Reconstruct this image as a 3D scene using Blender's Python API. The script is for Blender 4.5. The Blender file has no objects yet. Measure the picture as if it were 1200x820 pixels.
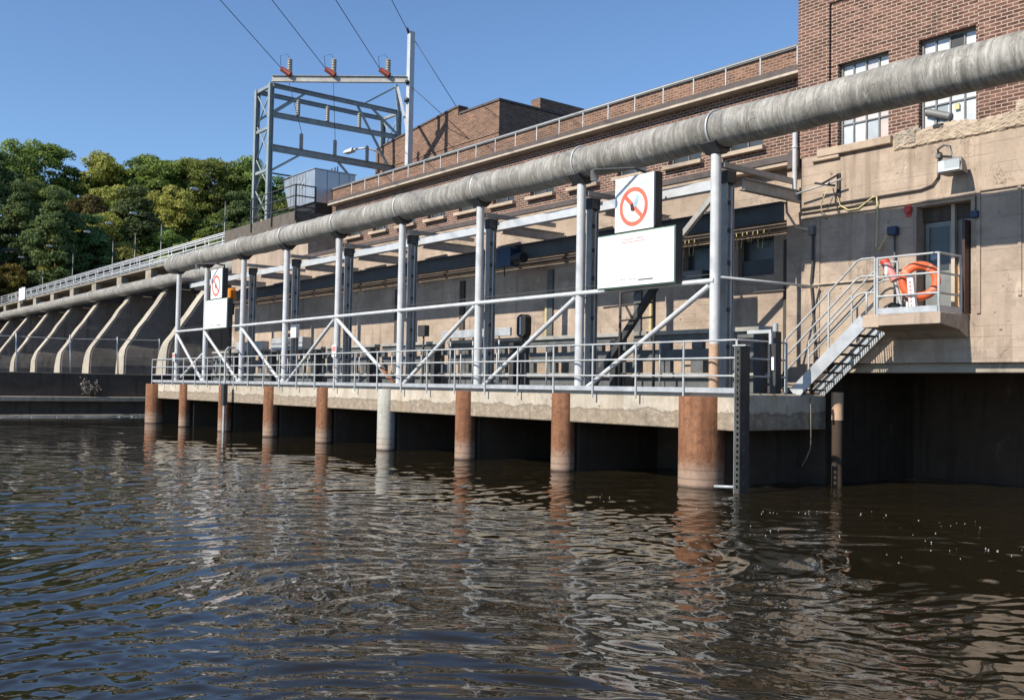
import bpy, bmesh, math, random
import numpy as np
from mathutils import Vector, Matrix, Euler

random.seed(7)
RNG = np.random.RandomState(11)
S = bpy.context.scene
COL = S.collection
R = math.radians

# ------------------------------------------------------------------ camera
CAMZ = 2.0
YAW, PITCH, ROLL = R(51.6), R(2.19), 0.0175
F_PX = 1150.0
cam_d = bpy.data.cameras.new('camera')
cam = bpy.data.objects.new('camera', cam_d)
COL.objects.link(cam)
v = Vector((-math.sin(YAW), math.cos(YAW), 0)); r_ = Vector((math.cos(YAW), math.sin(YAW), 0)); u = Vector((0, 0, 1))
v2 = v * math.cos(PITCH) + u * math.sin(PITCH)
u2 = -v * math.sin(PITCH) + u * math.cos(PITCH)
r3 = r_ * math.cos(ROLL) + u2 * math.sin(ROLL)
u3 = u2 * math.cos(ROLL) - r_ * math.sin(ROLL)
m = Matrix((r3, u3, -v2)).transposed().to_4x4()
m.translation = Vector((0, 0, CAMZ))
cam.matrix_world = m
cam_d.sensor_width = 36.0
cam_d.lens = F_PX / 1200.0 * 36.0
cam_d.clip_start = 0.1
cam_d.clip_end = 5000
S.camera = cam

# ------------------------------------------------------------------ light
SUN_TO = Vector((-0.05, -1.0, 0.80)).normalized()
w = bpy.data.worlds.new("World"); S.world = w; w.use_nodes = True
nt = w.node_tree; nt.nodes.clear()
sky = nt.nodes.new('ShaderNodeTexSky'); sky.sky_type = 'NISHITA'; sky.sun_disc = False
sky.sun_elevation = math.asin(SUN_TO.z)
sky.sun_rotation = math.atan2(SUN_TO.x, SUN_TO.y)
sky.altitude = 200; sky.air_density = 1.0; sky.dust_density = 0.0; sky.ozone_density = 6.0
bg = nt.nodes.new('ShaderNodeBackground'); bg.inputs[1].default_value = 0.128
out = nt.nodes.new('ShaderNodeOutputWorld')
nt.links.new(sky.outputs[0], bg.inputs[0]); nt.links.new(bg.outputs[0], out.inputs[0])
sd = bpy.data.lights.new('sun', 'SUN'); sd.energy = 5.0; sd.angle = R(0.5); sd.color = (1.0, 0.925, 0.80)
so = bpy.data.objects.new('sun', sd); COL.objects.link(so)
so.rotation_euler = (-SUN_TO).to_track_quat('-Z', 'Y').to_euler()
so.location = (0, -20, 60)
S.view_settings.view_transform = 'Standard'; S.view_settings.look = 'None'
S.view_settings.exposure = 0.34; S.view_settings.gamma = 1
S.cycles.max_bounces = 6

# ------------------------------------------------------------------ materials
MAT = {}
class NT:
    def __init__(s, name):
        s.m = bpy.data.materials.new(name); s.m.use_nodes = True
        s.t = s.m.node_tree; s.t.nodes.clear()
        s.o = s.n('ShaderNodeOutputMaterial'); s.b = s.n('ShaderNodeBsdfPrincipled')
        s.l(s.b.outputs[0], s.o.inputs[0])
        s.pos = None
        MAT[name] = s.m
    def n(s, t, **k):
        x = s.t.nodes.new(t)
        for a, b in k.items(): setattr(x, a, b)
        return x
    def l(s, a, b): s.t.links.new(a, b)
    def P(s):
        if s.pos is None: s.pos = s.n('ShaderNodeNewGeometry').outputs['Position']
        return s.pos
    def map(s, vec, scale=(1, 1, 1), loc=(0, 0, 0), rot=(0, 0, 0)):
        x = s.n('ShaderNodeMapping'); s.l(vec, x.inputs[0])
        x.inputs['Scale'].default_value = scale; x.inputs['Location'].default_value = loc; x.inputs['Rotation'].default_value = rot
        return x.outputs[0]
    def uv(s): return s.n('ShaderNodeTexCoord').outputs['UV']
    def noise(s, vec, scale, detail=5, rough=0.6, dist=0.0):
        x = s.n('ShaderNodeTexNoise'); s.l(vec, x.inputs['Vector'])
        x.inputs['Scale'].default_value = scale; x.inputs['Detail'].default_value = detail
        x.inputs['Roughness'].default_value = rough; x.inputs['Distortion'].default_value = dist
        return x.outputs[0]
    def ramp(s, f, stops):
        x = s.n('ShaderNodeValToRGB'); s.l(f, x.inputs[0]); e = x.color_ramp.elements
        while len(e) < len(stops): e.new(0.5)
        for i, (p, c) in enumerate(stops):
            e[i].position = p; e[i].color = (c, c, c, 1) if isinstance(c, (int, float)) else (*c, 1)
        return x.outputs[0]
    def mix(s, f, a, b, mode='MIX'):
        x = s.n('ShaderNodeMix', data_type='RGBA', blend_type=mode)
        for i, val in ((0, f), (6, a), (7, b)):
            if isinstance(val, (int, float)): x.inputs[i].default_value = val
            elif isinstance(val, tuple): x.inputs[i].default_value = (*val, 1)
            else: s.l(val, x.inputs[i])
        return x.outputs[2]
    def math(s, op, a, b=0.5, c=0.5):
        x = s.n('ShaderNodeMath', operation=op)
        for i, val in ((0, a), (1, b), (2, c)):
            if isinstance(val, (int, float)): x.inputs[i].default_value = val
            else: s.l(val, x.inputs[i])
        return x.outputs[0]
    def sep(s, vec):
        x = s.n('ShaderNodeSeparateXYZ'); s.l(vec, x.inputs[0]); return x.outputs
    def bump(s, h, strength=0.4, dist=0.02):
        x = s.n('ShaderNodeBump'); x.inputs['Strength'].default_value = strength; x.inputs['Distance'].default_value = dist
        s.l(h, x.inputs['Height']); s.l(x.outputs[0], s.b.inputs['Normal'])
    def fin(s, col, rough=0.7, metal=0.0, spec=None):
        for k, val in (('Base Color', col), ('Roughness', rough), ('Metallic', metal)):
            if isinstance(val, tuple): s.b.inputs[k].default_value = (*val, 1)
            elif isinstance(val, (int, float)): s.b.inputs[k].default_value = val
            else: s.l(val, s.b.inputs[k])
        if spec is not None: s.b.inputs['Specular IOR Level'].default_value = spec
        return s.m

def painted(name, col, rough=0.5, metal=0.0, var=0.25, rust=0.0, scale=3.0):
    k = NT(name); P = k.P()
    n1 = k.noise(P, scale, 6, 0.65); n2 = k.noise(k.map(P, (9, 9, 0.9)), 1.0, 4, 0.6)
    dark = tuple(c * (1 - var) for c in col); light = tuple(min(1, c * (1 + var * 0.6)) for c in col)
    c = k.mix(k.ramp(n1, [(0.3, 0), (0.72, 1)]), dark, light)
    c = k.mix(k.math('MULTIPLY', k.ramp(n2, [(0.5, 0), (0.75, 1)]), 0.5 * var * 2), c, tuple(x * 0.55 for x in col))
    if rust:
        c = k.mix(k.math('MULTIPLY', k.ramp(k.noise(P, 7, 6, 0.7), [(0.62, 0), (0.72, 1)]), rust), c, (0.16, 0.07, 0.03))
    k.bump(n1, 0.12, 0.01)
    return k.fin(c, k.ramp(n1, [(0.2, rough - 0.1), (0.8, min(1, rough + 0.15))]), metal)

def concrete(name, col, stain=(0.16, 0.12, 0.09), boards=True, pit=1.0, stainamt=0.6, band=None):
    k = NT(name); P = k.P(); uvv = k.uv()
    x, y, z = k.sep(P)
    big = k.noise(P, 0.35, 6, 0.62); mid = k.noise(P, 2.2, 8, 0.68); fine = k.noise(P, 18, 6, 0.7)
    streak = k.noise(k.map(P, (3.2, 3.2, 0.22)), 1.0, 6, 0.65)
    c = k.mix(k.ramp(big, [(0.3, 0), (0.7, 1)]), tuple(v * 0.80 for v in col), tuple(min(1, v * 1.14) for v in col))
    c = k.mix(k.ramp(mid, [(0.38, 0.0), (0.72, 0.6)]), c, tuple(v * 0.62 for v in col))
    c = k.mix(k.math('MULTIPLY', k.ramp(streak, [(0.53, 0), (0.72, 1)]), stainamt), c, stain)
    c = k.mix(k.ramp(fine, [(0.45, 0.0), (0.8, 0.3)]), c, tuple(v * 0.55 for v in col))
    pale = k.ramp(k.noise(k.map(P, (1.1, 1.1, 0.8), (7, 3, 1)), 1.0, 7, 0.7), [(0.60, 0), (0.70, 1)])
    c = k.mix(k.math('MULTIPLY', pale, 0.65), c, tuple(min(1, v * 1.35 + 0.04) for v in col))
    ck = k.noise(k.map(P, (0.8, 0.8, 0.55), (4, 9, 2)), 1.0, 7, 0.62, 0.6)
    crack = k.ramp(k.math('ABSOLUTE', k.math('SUBTRACT', ck, 0.5)), [(0.0, 1.0), (0.0035, 0.0)])
    crack = k.math('MULTIPLY', crack, k.ramp(k.noise(P, 0.45, 2), [(0.5, 0), (0.6, 1)]))
    c = k.mix(k.math('MULTIPLY', crack, 0.7), c, tuple(v * 0.25 for v in col))
    grime = k.ramp(k.noise(k.map(P, (0.6, 0.6, 0.9), (11, 3, 8)), 1.0, 9, 0.72), [(0.50, 0), (0.66, 1)])
    c = k.mix(k.math('MULTIPLY', grime, 0.42), c, stain)
    h = k.math('SUBTRACT', k.math('ADD', k.math('MULTIPLY', mid, 0.6), k.math('MULTIPLY', fine, 0.3)), k.math('MULTIPLY', crack, 0.6))
    if boards:
        wob = k.math('ADD', z, k.math('MULTIPLY', k.noise(P, 0.8, 3), 0.02))
        fr = k.math('FRACT', k.math('DIVIDE', wob, 0.21))
        line = k.ramp(fr, [(0.0, 1.0), (0.035, 0.0), (0.97, 0.0), (1.0, 1.0)])
        brk = k.ramp(k.noise(k.map(P, (0.7, 0.7, 3.0)), 1.0, 3), [(0.42, 0.0), (0.62, 1.0)])
        lm = k.math('MULTIPLY', line, brk)
        c = k.mix(k.math('MULTIPLY', lm, 0.62), c, tuple(v * 0.38 for v in col))
        fr2 = k.math('FRACT', k.math('DIVIDE', k.math('ADD', x, k.math('MULTIPLY', k.math('FLOOR', k.math('DIVIDE', wob, 0.21)), 0.77)), 2.4))
        l2 = k.ramp(fr2, [(0.0, 1.0), (0.006, 0.0)])
        c = k.mix(k.math('MULTIPLY', l2, 0.35), c, tuple(v * 0.4 for v in col))
        h = k.math('SUBTRACT', h, k.math('MULTIPLY', lm, 0.5))
    if pit:
        vo = k.n('ShaderNodeTexVoronoi'); k.l(k.map(P, (1, 1, 1.3)), vo.inputs[0]); vo.inputs['Scale'].default_value = 3.0
        hole = k.math('MULTIPLY', k.ramp(vo.outputs[0], [(0.03, 1), (0.13, 0)]), k.ramp(k.noise(P, 1.3, 2), [(0.5, 0), (0.58, 1)]))
        c = k.mix(k.math('MULTIPLY', hole, 0.75 * pit), c, (0.07, 0.05, 0.04))
        h = k.math('SUBTRACT', h, k.math('MULTIPLY', hole, 1.5))
    if band:
        zz = k.math('ADD', z, k.math('MULTIPLY', k.noise(k.map(P, (1.6, 1.6, 0.4)), 1.0, 8, 0.75), 0.42))
        f = k.ramp(k.math('SUBTRACT', zz, band[0] - 0.5 + 0.21), [(0.46, 1), (0.52, 0)])
        c = k.mix(k.math('MULTIPLY', f, band[2]), c, band[1])
        mo = k.noise(k.map(P, (5, 5, 6)), 1.0, 9, 0.78)
        c = k.mix(k.math('MULTIPLY', f, k.ramp(mo, [(0.42, 0.0), (0.62, 0.75)])), c, tuple(v * 0.5 for v in band[1]))
        c = k.mix(k.math('MULTIPLY', f, k.ramp(mo, [(0.36, 0.6), (0.44, 0.0)])), c, tuple(min(1, v * 1.5) for v in band[1]))
        edge = k.ramp(k.math('ABSOLUTE', k.math('SUBTRACT', f, 0.5)), [(0.0, 1), (0.5, 0)])
        c = k.mix(k.math('MULTIPLY', edge, 0.6), c, tuple(v * 0.45 for v in band[1]))
        rs_ = k.noise(k.map(P, (2.2, 2.2, 0.35), (5, 5, 5)), 1.0, 7, 0.7)
        c = k.mix(k.ramp(rs_, [(0.58, 0), (0.72, 0.6)]), c, (0.30, 0.19, 0.10))
        c = k.mix(k.ramp(k.noise(k.map(P, (6, 6, 0.5), (1, 8, 5)), 1.0, 6, 0.7), [(0.60, 0), (0.75, 0.6)]), c, (0.13, 0.105, 0.085))
        h = k.math('SUBTRACT', k.math('ADD', h, k.math('MULTIPLY', k.math('MULTIPLY', mo, f), 2.0)), k.math('MULTIPLY', f, 1.4))
    k.bump(h, 0.5, 0.03)
    return k.fin(c, 0.88, 0, 0.25)

concrete('tan_concrete', (0.46, 0.365, 0.288), (0.15, 0.11, 0.085))
concrete('slab_concrete', (0.54, 0.48, 0.395), (0.25, 0.19, 0.13), False, 1.0, 0.4, (1.56, (0.345, 0.28, 0.21), 0.9))
concrete('grey_concrete', (0.40, 0.35, 0.28), (0.11, 0.09, 0.07), False, 0.6, 0.75)
concrete('pier_concrete', (0.25, 0.215, 0.18), (0.07, 0.055, 0.045), False, 0.6, 0.8)  # dark tone: water stains plus shade painted into the pier sides
concrete('sunlit_concrete', (0.47, 0.42, 0.345), (0.2, 0.16, 0.12), False, 0.6, 0.5)  # lit copy of the pier concrete, for the sunward faces
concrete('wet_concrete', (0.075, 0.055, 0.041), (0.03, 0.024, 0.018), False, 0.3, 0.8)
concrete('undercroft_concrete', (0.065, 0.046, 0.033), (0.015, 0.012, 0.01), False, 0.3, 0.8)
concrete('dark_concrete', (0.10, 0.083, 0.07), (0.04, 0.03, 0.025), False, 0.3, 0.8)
concrete('spalled_concrete', (0.50, 0.41, 0.31), (0.2, 0.14, 0.1), False, 1.0, 0.4)
concrete('pale_streak', (0.62, 0.57, 0.50), (0.4, 0.32, 0.25), False, 0.5, 0.5)
concrete('sill_stone', (0.52, 0.41, 0.31), (0.2, 0.15, 0.11), False, 0.2, 0.3)

def brick(name, c1, c2, mortar, dark=0.5):
    k = NT(name); P = k.P(); uvv = k.uv()
    jit = k.noise(k.map(uvv, (1.7, 1.7, 1)), 1.0, 2)
    bt = k.n('ShaderNodeTexBrick'); k.l(uvv, bt.inputs[0])
    bt.offset = 0.5
    for a, b in (('Scale', 1.0), ('Mortar Size', 0.0105), ('Mortar Smooth', 0.25), ('Bias', 0.0), ('Brick Width', 0.222), ('Row Height', 0.0735)):
        bt.inputs[a].default_value = b
    bt.inputs['Color1'].default_value = (*c1, 1); bt.inputs['Color2'].default_value = (*c2, 1); bt.inputs['Mortar'].default_value = (*mortar, 1)
    # per brick tone: noise sampled coarsely so that single bricks and patches go dark or pale
    cellv = k.n('ShaderNodeTexWhiteNoise', noise_dimensions='2D')
    ux, uy, uz = k.sep(uvv)
    row = k.math('FLOOR', k.math('DIVIDE', uy, 0.0735))
    colf = k.math('FLOOR', k.math('DIVIDE', k.math('ADD', ux, k.math('MULTIPLY', k.math('MODULO', row, 2.0), 0.111)), 0.222))
    cmb = k.n('ShaderNodeCombineXYZ'); k.l(colf, cmb.inputs[0]); k.l(row, cmb.inputs[1]); k.l(cmb.outputs[0], cellv.inputs['Vector'])
    tone = k.ramp(cellv.outputs[0], [(0.0, 0.45), (0.3, 0.85), (0.75, 1.05), (1.0, 1.45)])
    c = k.mix(1.0, bt.outputs[0], tone, 'MULTIPLY')
    c = k.mix(bt.outputs['Fac'], c, mortar)
    dirt = k.noise(P, 0.5, 6, 0.65)
    c = k.mix(k.math('MULTIPLY', k.ramp(dirt, [(0.45, 0), (0.75, 1)]), dark), c, (0.07, 0.05, 0.04))
    soot = k.noise(k.map(P, (2.5, 2.5, 0.35)), 1.0, 5)
    c = k.mix(k.math('MULTIPLY', k.ramp(soot, [(0.55, 0), (0.75, 1)]), dark * 0.6), c, (0.1, 0.07, 0.055))
    f = k.noise(P, 40, 4, 0.7)
    c = k.mix(k.ramp(f, [(0.4, 0), (0.8, 0.35)]), c, (0.1, 0.06, 0.045))
    k.bump(k.math('ADD', k.math('MULTIPLY', bt.outputs['Fac'], -1.0), k.math('MULTIPLY', f, 0.35)), 0.6, 0.01)
    return k.fin(c, 0.9, 0, 0.2)
brick('red_brick', (0.188, 0.091, 0.068), (0.13, 0.063, 0.05), (0.44, 0.35, 0.275), 0.45)
brick('brown_brick', (0.235, 0.125, 0.085), (0.17, 0.088, 0.06), (0.36, 0.27, 0.205), 0.4)

painted('white_paint', (0.56, 0.57, 0.58), 0.45, 0, 0.18, 0.25)
painted('galvanised_steel', (0.50, 0.52, 0.54), 0.5, 0.35, 0.22, 0.1)
painted('bright_galvanised', (0.56, 0.585, 0.61), 0.45, 0.2, 0.12)
painted('rail_paint', (0.47, 0.485, 0.49), 0.5, 0.1, 0.2, 0.3)
painted('slate_steel', (0.082, 0.092, 0.10), 0.6, 0, 0.35, 0.2)
painted('column_steel', (0.38, 0.37, 0.35), 0.55, 0.1, 0.3, 0.3)
painted('dark_steel', (0.05, 0.05, 0.052), 0.6, 0, 0.4, 0.3)
painted('black_paint', (0.02, 0.02, 0.022), 0.5, 0, 0.3, 0.1)
painted('brown_flashing', (0.105, 0.085, 0.078), 0.7, 0, 0.3)
painted('pale_flashing', (0.50, 0.42, 0.33), 0.8, 0, 0.25)
painted('hoist_blue', (0.016, 0.042, 0.095), 0.45, 0, 0.3, 0.2)
painted('buoy_orange', (0.75, 0.13, 0.035), 0.5, 0, 0.2)
painted('buoy_band', (0.74, 0.27, 0.17), 0.6, 0, 0.2)
painted('safety_red', (0.55, 0.06, 0.045), 0.5, 0, 0.25)
painted('sign_white', (0.80, 0.80, 0.79), 0.45, 0, 0.03)
painted('sign_red', (0.72, 0.16, 0.10), 0.5, 0, 0.12)
painted('sign_ink', (0.05, 0.05, 0.055), 0.5, 0, 0.1)
painted('faint_red_ink', (0.66, 0.25, 0.24), 0.5, 0, 0.1)
painted('faint_grey_ink', (0.58, 0.58, 0.60), 0.5, 0, 0.06)
painted('mid_grey_ink', (0.33, 0.33, 0.35), 0.5, 0, 0.1)
painted('faint_green_ink', (0.50, 0.68, 0.60), 0.5, 0, 0.1)
painted('faint_yellow_ink', (0.75, 0.66, 0.35), 0.5, 0, 0.1)
painted('pale_blue_ink', (0.40, 0.55, 0.66), 0.5, 0, 0.1)
painted('sign_green_edge', (0.12, 0.22, 0.15), 0.6, 0, 0.2)
painted('door_grey', (0.20, 0.215, 0.21), 0.4, 0.0, 0.25)
painted('door_tan', (0.47, 0.31, 0.18), 0.6, 0, 0.2)
painted('door_brown', (0.07, 0.03, 0.022), 0.5, 0, 0.3)
painted('cable_yellow', (0.62, 0.54, 0.26), 0.6, 0, 0.2)
painted('yellow_strip', (0.52, 0.43, 0.22), 0.7, 0, 0.2)
painted('cable_dark', (0.05, 0.04, 0.035), 0.7, 0, 0.2)
painted('lamp_grey', (0.19, 0.19, 0.185), 0.5, 0.3, 0.2)
painted('amber_lens', (0.75, 0.26, 0.03), 0.35, 0, 0.1)
painted('unit_sheet', (0.46, 0.50, 0.54), 0.36, 0.55, 0.14)
painted('insulator_grey', (0.27, 0.26, 0.235), 0.3, 0, 0.15)
painted('insulator_red', (0.27, 0.05, 0.025), 0.35, 0, 0.2)
painted('frame_green_grey', (0.30, 0.345, 0.35), 0.55, 0.2, 0.25, 0.2)
painted('pole_galvanised', (0.55, 0.56, 0.56), 0.5, 0.2, 0.15)
painted('rubber_black', (0.018, 0.018, 0.018), 0.75, 0, 0.3)
painted('wood_fascia', (0.13, 0.11, 0.09), 0.85, 0, 0.4)
painted('aluminium_frame', (0.20, 0.20, 0.20), 0.5, 0.2, 0.2)
painted('roof_blue', (0.30, 0.42, 0.55), 0.5, 0.0, 0.2)
painted('gate_steel', (0.12, 0.125, 0.125), 0.65, 0, 0.35, 0.5)
painted('gate_beam', (0.34, 0.33, 0.30), 0.65, 0, 0.3, 0.5)
painted('weathered_grey_wood', (0.22, 0.20, 0.17), 0.85, 0, 0.3)
painted('ladder_steel', (0.06, 0.06, 0.056), 0.6, 0, 0.35, 0.6)

k = NT('window_glass')                      # old panes, part with sky reflection painted into the colour, part with blinds behind
P = k.P(); x, y, z = k.sep(P)
cv = k.n('ShaderNodeCombineXYZ'); k.l(k.math('FLOOR', k.math('DIVIDE', k.math('ADD', x, 12.5), 0.305)), cv.inputs[0]); k.l(k.math('FLOOR', k.math('DIVIDE', k.math('SUBTRACT', z, 7.45), 0.51)), cv.inputs[1])
wn = k.n('ShaderNodeTexWhiteNoise', noise_dimensions='2D'); k.l(cv.outputs[0], wn.inputs['Vector'])
c = k.ramp(wn.outputs[0], [(0.0, (0.30, 0.33, 0.33)), (0.25, (0.62, 0.66, 0.68)), (0.5, (0.72, 0.74, 0.72)), (0.7, (0.58, 0.44, 0.38)), (0.85, (0.66, 0.72, 0.78)), (1.0, (0.70, 0.74, 0.70))])
c = k.mix(k.ramp(k.noise(P, 2.2, 3), [(0.4, 0), (0.65, 0.35)]), c, (0.25, 0.27, 0.27))
k.fin(c, 0.1, 0, 0.9)
k = NT('dark_glass'); P = k.P()
k.fin(k.mix(k.noise(P, 1.4, 2), (0.02, 0.026, 0.028), (0.09, 0.10, 0.105)), 0.22, 0, 0.4)

k = NT('pipe_jacket')                        # spiral wrapped insulation jacket: streaks run round the pipe
P = k.P(); uvv = k.uv()
st = k.noise(k.map(uvv, (7.0, 0.55, 1)), 1.0, 7, 0.7, 0.6)
st2 = k.noise(k.map(uvv, (26.0, 1.2, 1)), 1.0, 5, 0.7, 0.4)
bl = k.noise(k.map(uvv, (0.5, 1.1, 1)), 1.0, 6, 0.65)
c = k.mix(k.ramp(st, [(0.3, 0), (0.7, 1)]), (0.20, 0.188, 0.165), (0.56, 0.54, 0.495))
c = k.mix(k.ramp(st2, [(0.42, 0), (0.8, 0.7)]), c, (0.12, 0.11, 0.095))
c = k.mix(k.ramp(bl, [(0.42, 0), (0.72, 0.75)]), c, (0.11, 0.10, 0.082))
c = k.mix(k.ramp(k.noise(k.map(uvv, (0.32, 0.8, 1), (3, 5, 0)), 1.0, 6, 0.7), [(0.6, 0), (0.75, 0.55)]), c, (0.27, 0.22, 0.07))
c = k.mix(k.ramp(k.noise(k.map(uvv, (5, 0.9, 1), (13, 5, 0)), 1.0, 8, 0.75, 1.0), [(0.62, 0), (0.70, 0.7)]), c, (0.70, 0.68, 0.64))
ux, uy, uz = k.sep(uvv)
br_ = k.noise(k.map(uvv, (9.0, 3.0, 1), (2, 9, 0), (0, 0, R(38))), 1.0, 7, 0.75, 1.2)
c = k.mix(k.ramp(br_, [(0.45, 0), (0.62, 0.6)]), c, (0.115, 0.105, 0.09))
br2 = k.noise(k.map(uvv, (8.0, 2.2, 1), (12, 4, 0), (0, 0, R(-30))), 1.0, 7, 0.75, 1.0)
c = k.mix(k.ramp(br2, [(0.55, 0), (0.70, 0.6)]), c, (0.66, 0.645, 0.61))
seam = k.ramp(k.math('FRACT', k.math('ADD', k.math('DIVIDE', ux, 1.37), k.math('ADD', k.math('MULTIPLY', uy, 0.35), k.math('MULTIPLY', bl, 1.2)))), [(0.0, 1), (0.02, 0)])
c = k.mix(k.math('MULTIPLY', seam, 0.3), c, (0.10, 0.09, 0.08))
k.bump(k.math('ADD', k.math('ADD', st, k.math('MULTIPLY', st2, 0.5)), k.math('MULTIPLY', seam, 0.6)), 0.55, 0.03)
k.fin(c, k.ramp(st, [(0.2, 0.45), (0.8, 0.7)]), 0.0, 0.35)

def pile_mat(name, c1, c2, c3):
    k = NT(name); P = k.P(); x, y, z = k.sep(P)
    s1 = k.noise(k.map(P, (7, 7, 0.5)), 1.0, 6, 0.65); s2 = k.noise(P, 9, 7, 0.7); s3 = k.noise(P, 1.3, 4)
    c = k.mix(k.ramp(s1, [(0.35, 0), (0.68, 1)]), c1, c2)
    c = k.mix(k.ramp(s2, [(0.46, 0), (0.7, 0.75)]), c, c3)
    sp = k.noise(P, 28, 6, 0.75)
    c = k.mix(k.ramp(sp, [(0.55, 0), (0.68, 0.7)]), c, tuple(v * 0.4 for v in c1))
    dr = k.noise(k.map(P, (14, 14, 0.35), (3, 1, 2)), 1.0, 6, 0.7)
    c = k.mix(k.ramp(dr, [(0.55, 0), (0.7, 0.6)]), c, c3)
    c = k.mix(k.ramp(s3, [(0.45, 0), (0.75, 0.4)]), c, tuple(v * 0.5 for v in c1))
    zz = k.math('ADD', z, k.math('MULTIPLY', k.math('SUBTRACT', s2, 0.5), 0.55))
    wl = k.ramp(zz, [(0.30, 1.0), (0.62, 0.0)])
    c = k.mix(k.math('MULTIPLY', wl, 0.55), c, (0.42, 0.33, 0.26))
    ring = k.ramp(k.math('FRACT', k.math('MULTIPLY', z, 5.5)), [(0.0, 1), (0.25, 0), (1.0, 0)])
    c = k.mix(k.math('MULTIPLY', k.math('MULTIPLY', ring, wl), 0.6), c, (0.09, 0.06, 0.045))
    wet = k.ramp(k.math('ADD', z, k.math('MULTIPLY', s2, 0.08)), [(0.06, 1.0), (0.13, 0.0)])
    c = k.mix(k.math('MULTIPLY', wet, 0.85), c, (0.05, 0.035, 0.028))
    k.bump(k.math('ADD', s2, k.math('MULTIPLY', sp, 0.5)), 0.6, 0.02)
    return k.fin(c, 0.82, 0, 0.25)
pile_mat('rusted_pile', (0.21, 0.088, 0.043), (0.34, 0.165, 0.09), (0.095, 0.05, 0.036))
pile_mat('pale_pile', (0.44, 0.43, 0.38), (0.56, 0.54, 0.48), (0.30, 0.28, 0.24))
pile_mat('striped_pipe', (0.50, 0.33, 0.22), (0.56, 0.38, 0.26), (0.3, 0.2, 0.13))

k = NT('water_surface'); P = k.P()
n1 = k.noise(k.map(P, (1, 1, 1), (0, 0, 0), (0, 0, R(38.4))), 5.0, 3, 0.55, 0.4)
n2 = k.noise(k.map(P, (0.45, 1, 1), (0, 0, 0), (0, 0, R(-51.6))), 13.0, 2, 0.5, 0.3)
k.bump(k.math('ADD', n1, k.math('MULTIPLY', n2, 0.35)), 0.06, 0.03)
k.fin((0.016, 0.0125, 0.0065), 0.012, 0, 0.5); k.b.inputs['IOR'].default_value = 1.36
k = NT('foam'); k.fin((0.48, 0.46, 0.42), 0.8)
k = NT('earth'); P = k.P()
k.fin(k.mix(k.noise(P, 0.3, 6), (0.035, 0.04, 0.018), (0.09, 0.075, 0.04)), 0.95, 0, 0.1)
k = NT('bark'); P = k.P()
k.fin(k.mix(k.noise(k.map(P, (3, 3, 0.5)), 1.0, 5), (0.06, 0.05, 0.04), (0.17, 0.15, 0.125)), 0.9, 0, 0.1)

def leaf(name, cols):
    k = NT(name)
    g = k.n('ShaderNodeNewGeometry'); oi = k.n('ShaderNodeObjectInfo')
    f = g.outputs['Random Per Island']
    c = k.ramp(f, [(i / max(1, len(cols) - 1), cc) for i, cc in enumerate(cols)])
    cl = k.noise(k.P(), 0.42, 3)
    c = k.mix(k.ramp(cl, [(0.38, 0.0), (0.68, 0.55)]), c, tuple(v * 1.45 for v in cols[-1]))
    hs = k.n('ShaderNodeHueSaturation'); k.l(c, hs.inputs['Color'])
    k.l(k.math('ADD', k.math('MULTIPLY', oi.outputs['Random'], 0.05), 0.475), hs.inputs['Hue'])
    k.l(k.math('ADD', k.math('MULTIPLY', oi.outputs['Random'], 0.5), 0.75), hs.inputs['Value'])
    k.fin(hs.outputs[0], 0.65, 0, 0.25)
    tr = k.n('ShaderNodeBsdfTranslucent'); k.l(hs.outputs[0], tr.inputs[0])
    mx = k.n('ShaderNodeMixShader'); mx.inputs[0].default_value = 0.4
    k.l(k.b.outputs[0], mx.inputs[1]); k.l(tr.outputs[0], mx.inputs[2]); k.l(mx.outputs[0], k.o.inputs[0])
leaf('leaf_green', [(0.103, 0.149, 0.034), (0.163, 0.233, 0.050), (0.237, 0.301, 0.070)])
leaf('leaf_olive', [(0.142, 0.142, 0.039), (0.242, 0.222, 0.052), (0.315, 0.288, 0.072)])
leaf('leaf_dark', [(0.058, 0.096, 0.036), (0.097, 0.149, 0.055), (0.148, 0.202, 0.064)])
leaf('leaf_yellow', [(0.112, 0.104, 0.016), (0.169, 0.149, 0.022), (0.225, 0.198, 0.032)])
leaf('leaf_lime', [(0.185, 0.239, 0.030), (0.299, 0.340, 0.041), (0.384, 0.421, 0.057)])
leaf('leaf_russet', [(0.093, 0.074, 0.031), (0.131, 0.099, 0.036), (0.158, 0.129, 0.043)])

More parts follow.
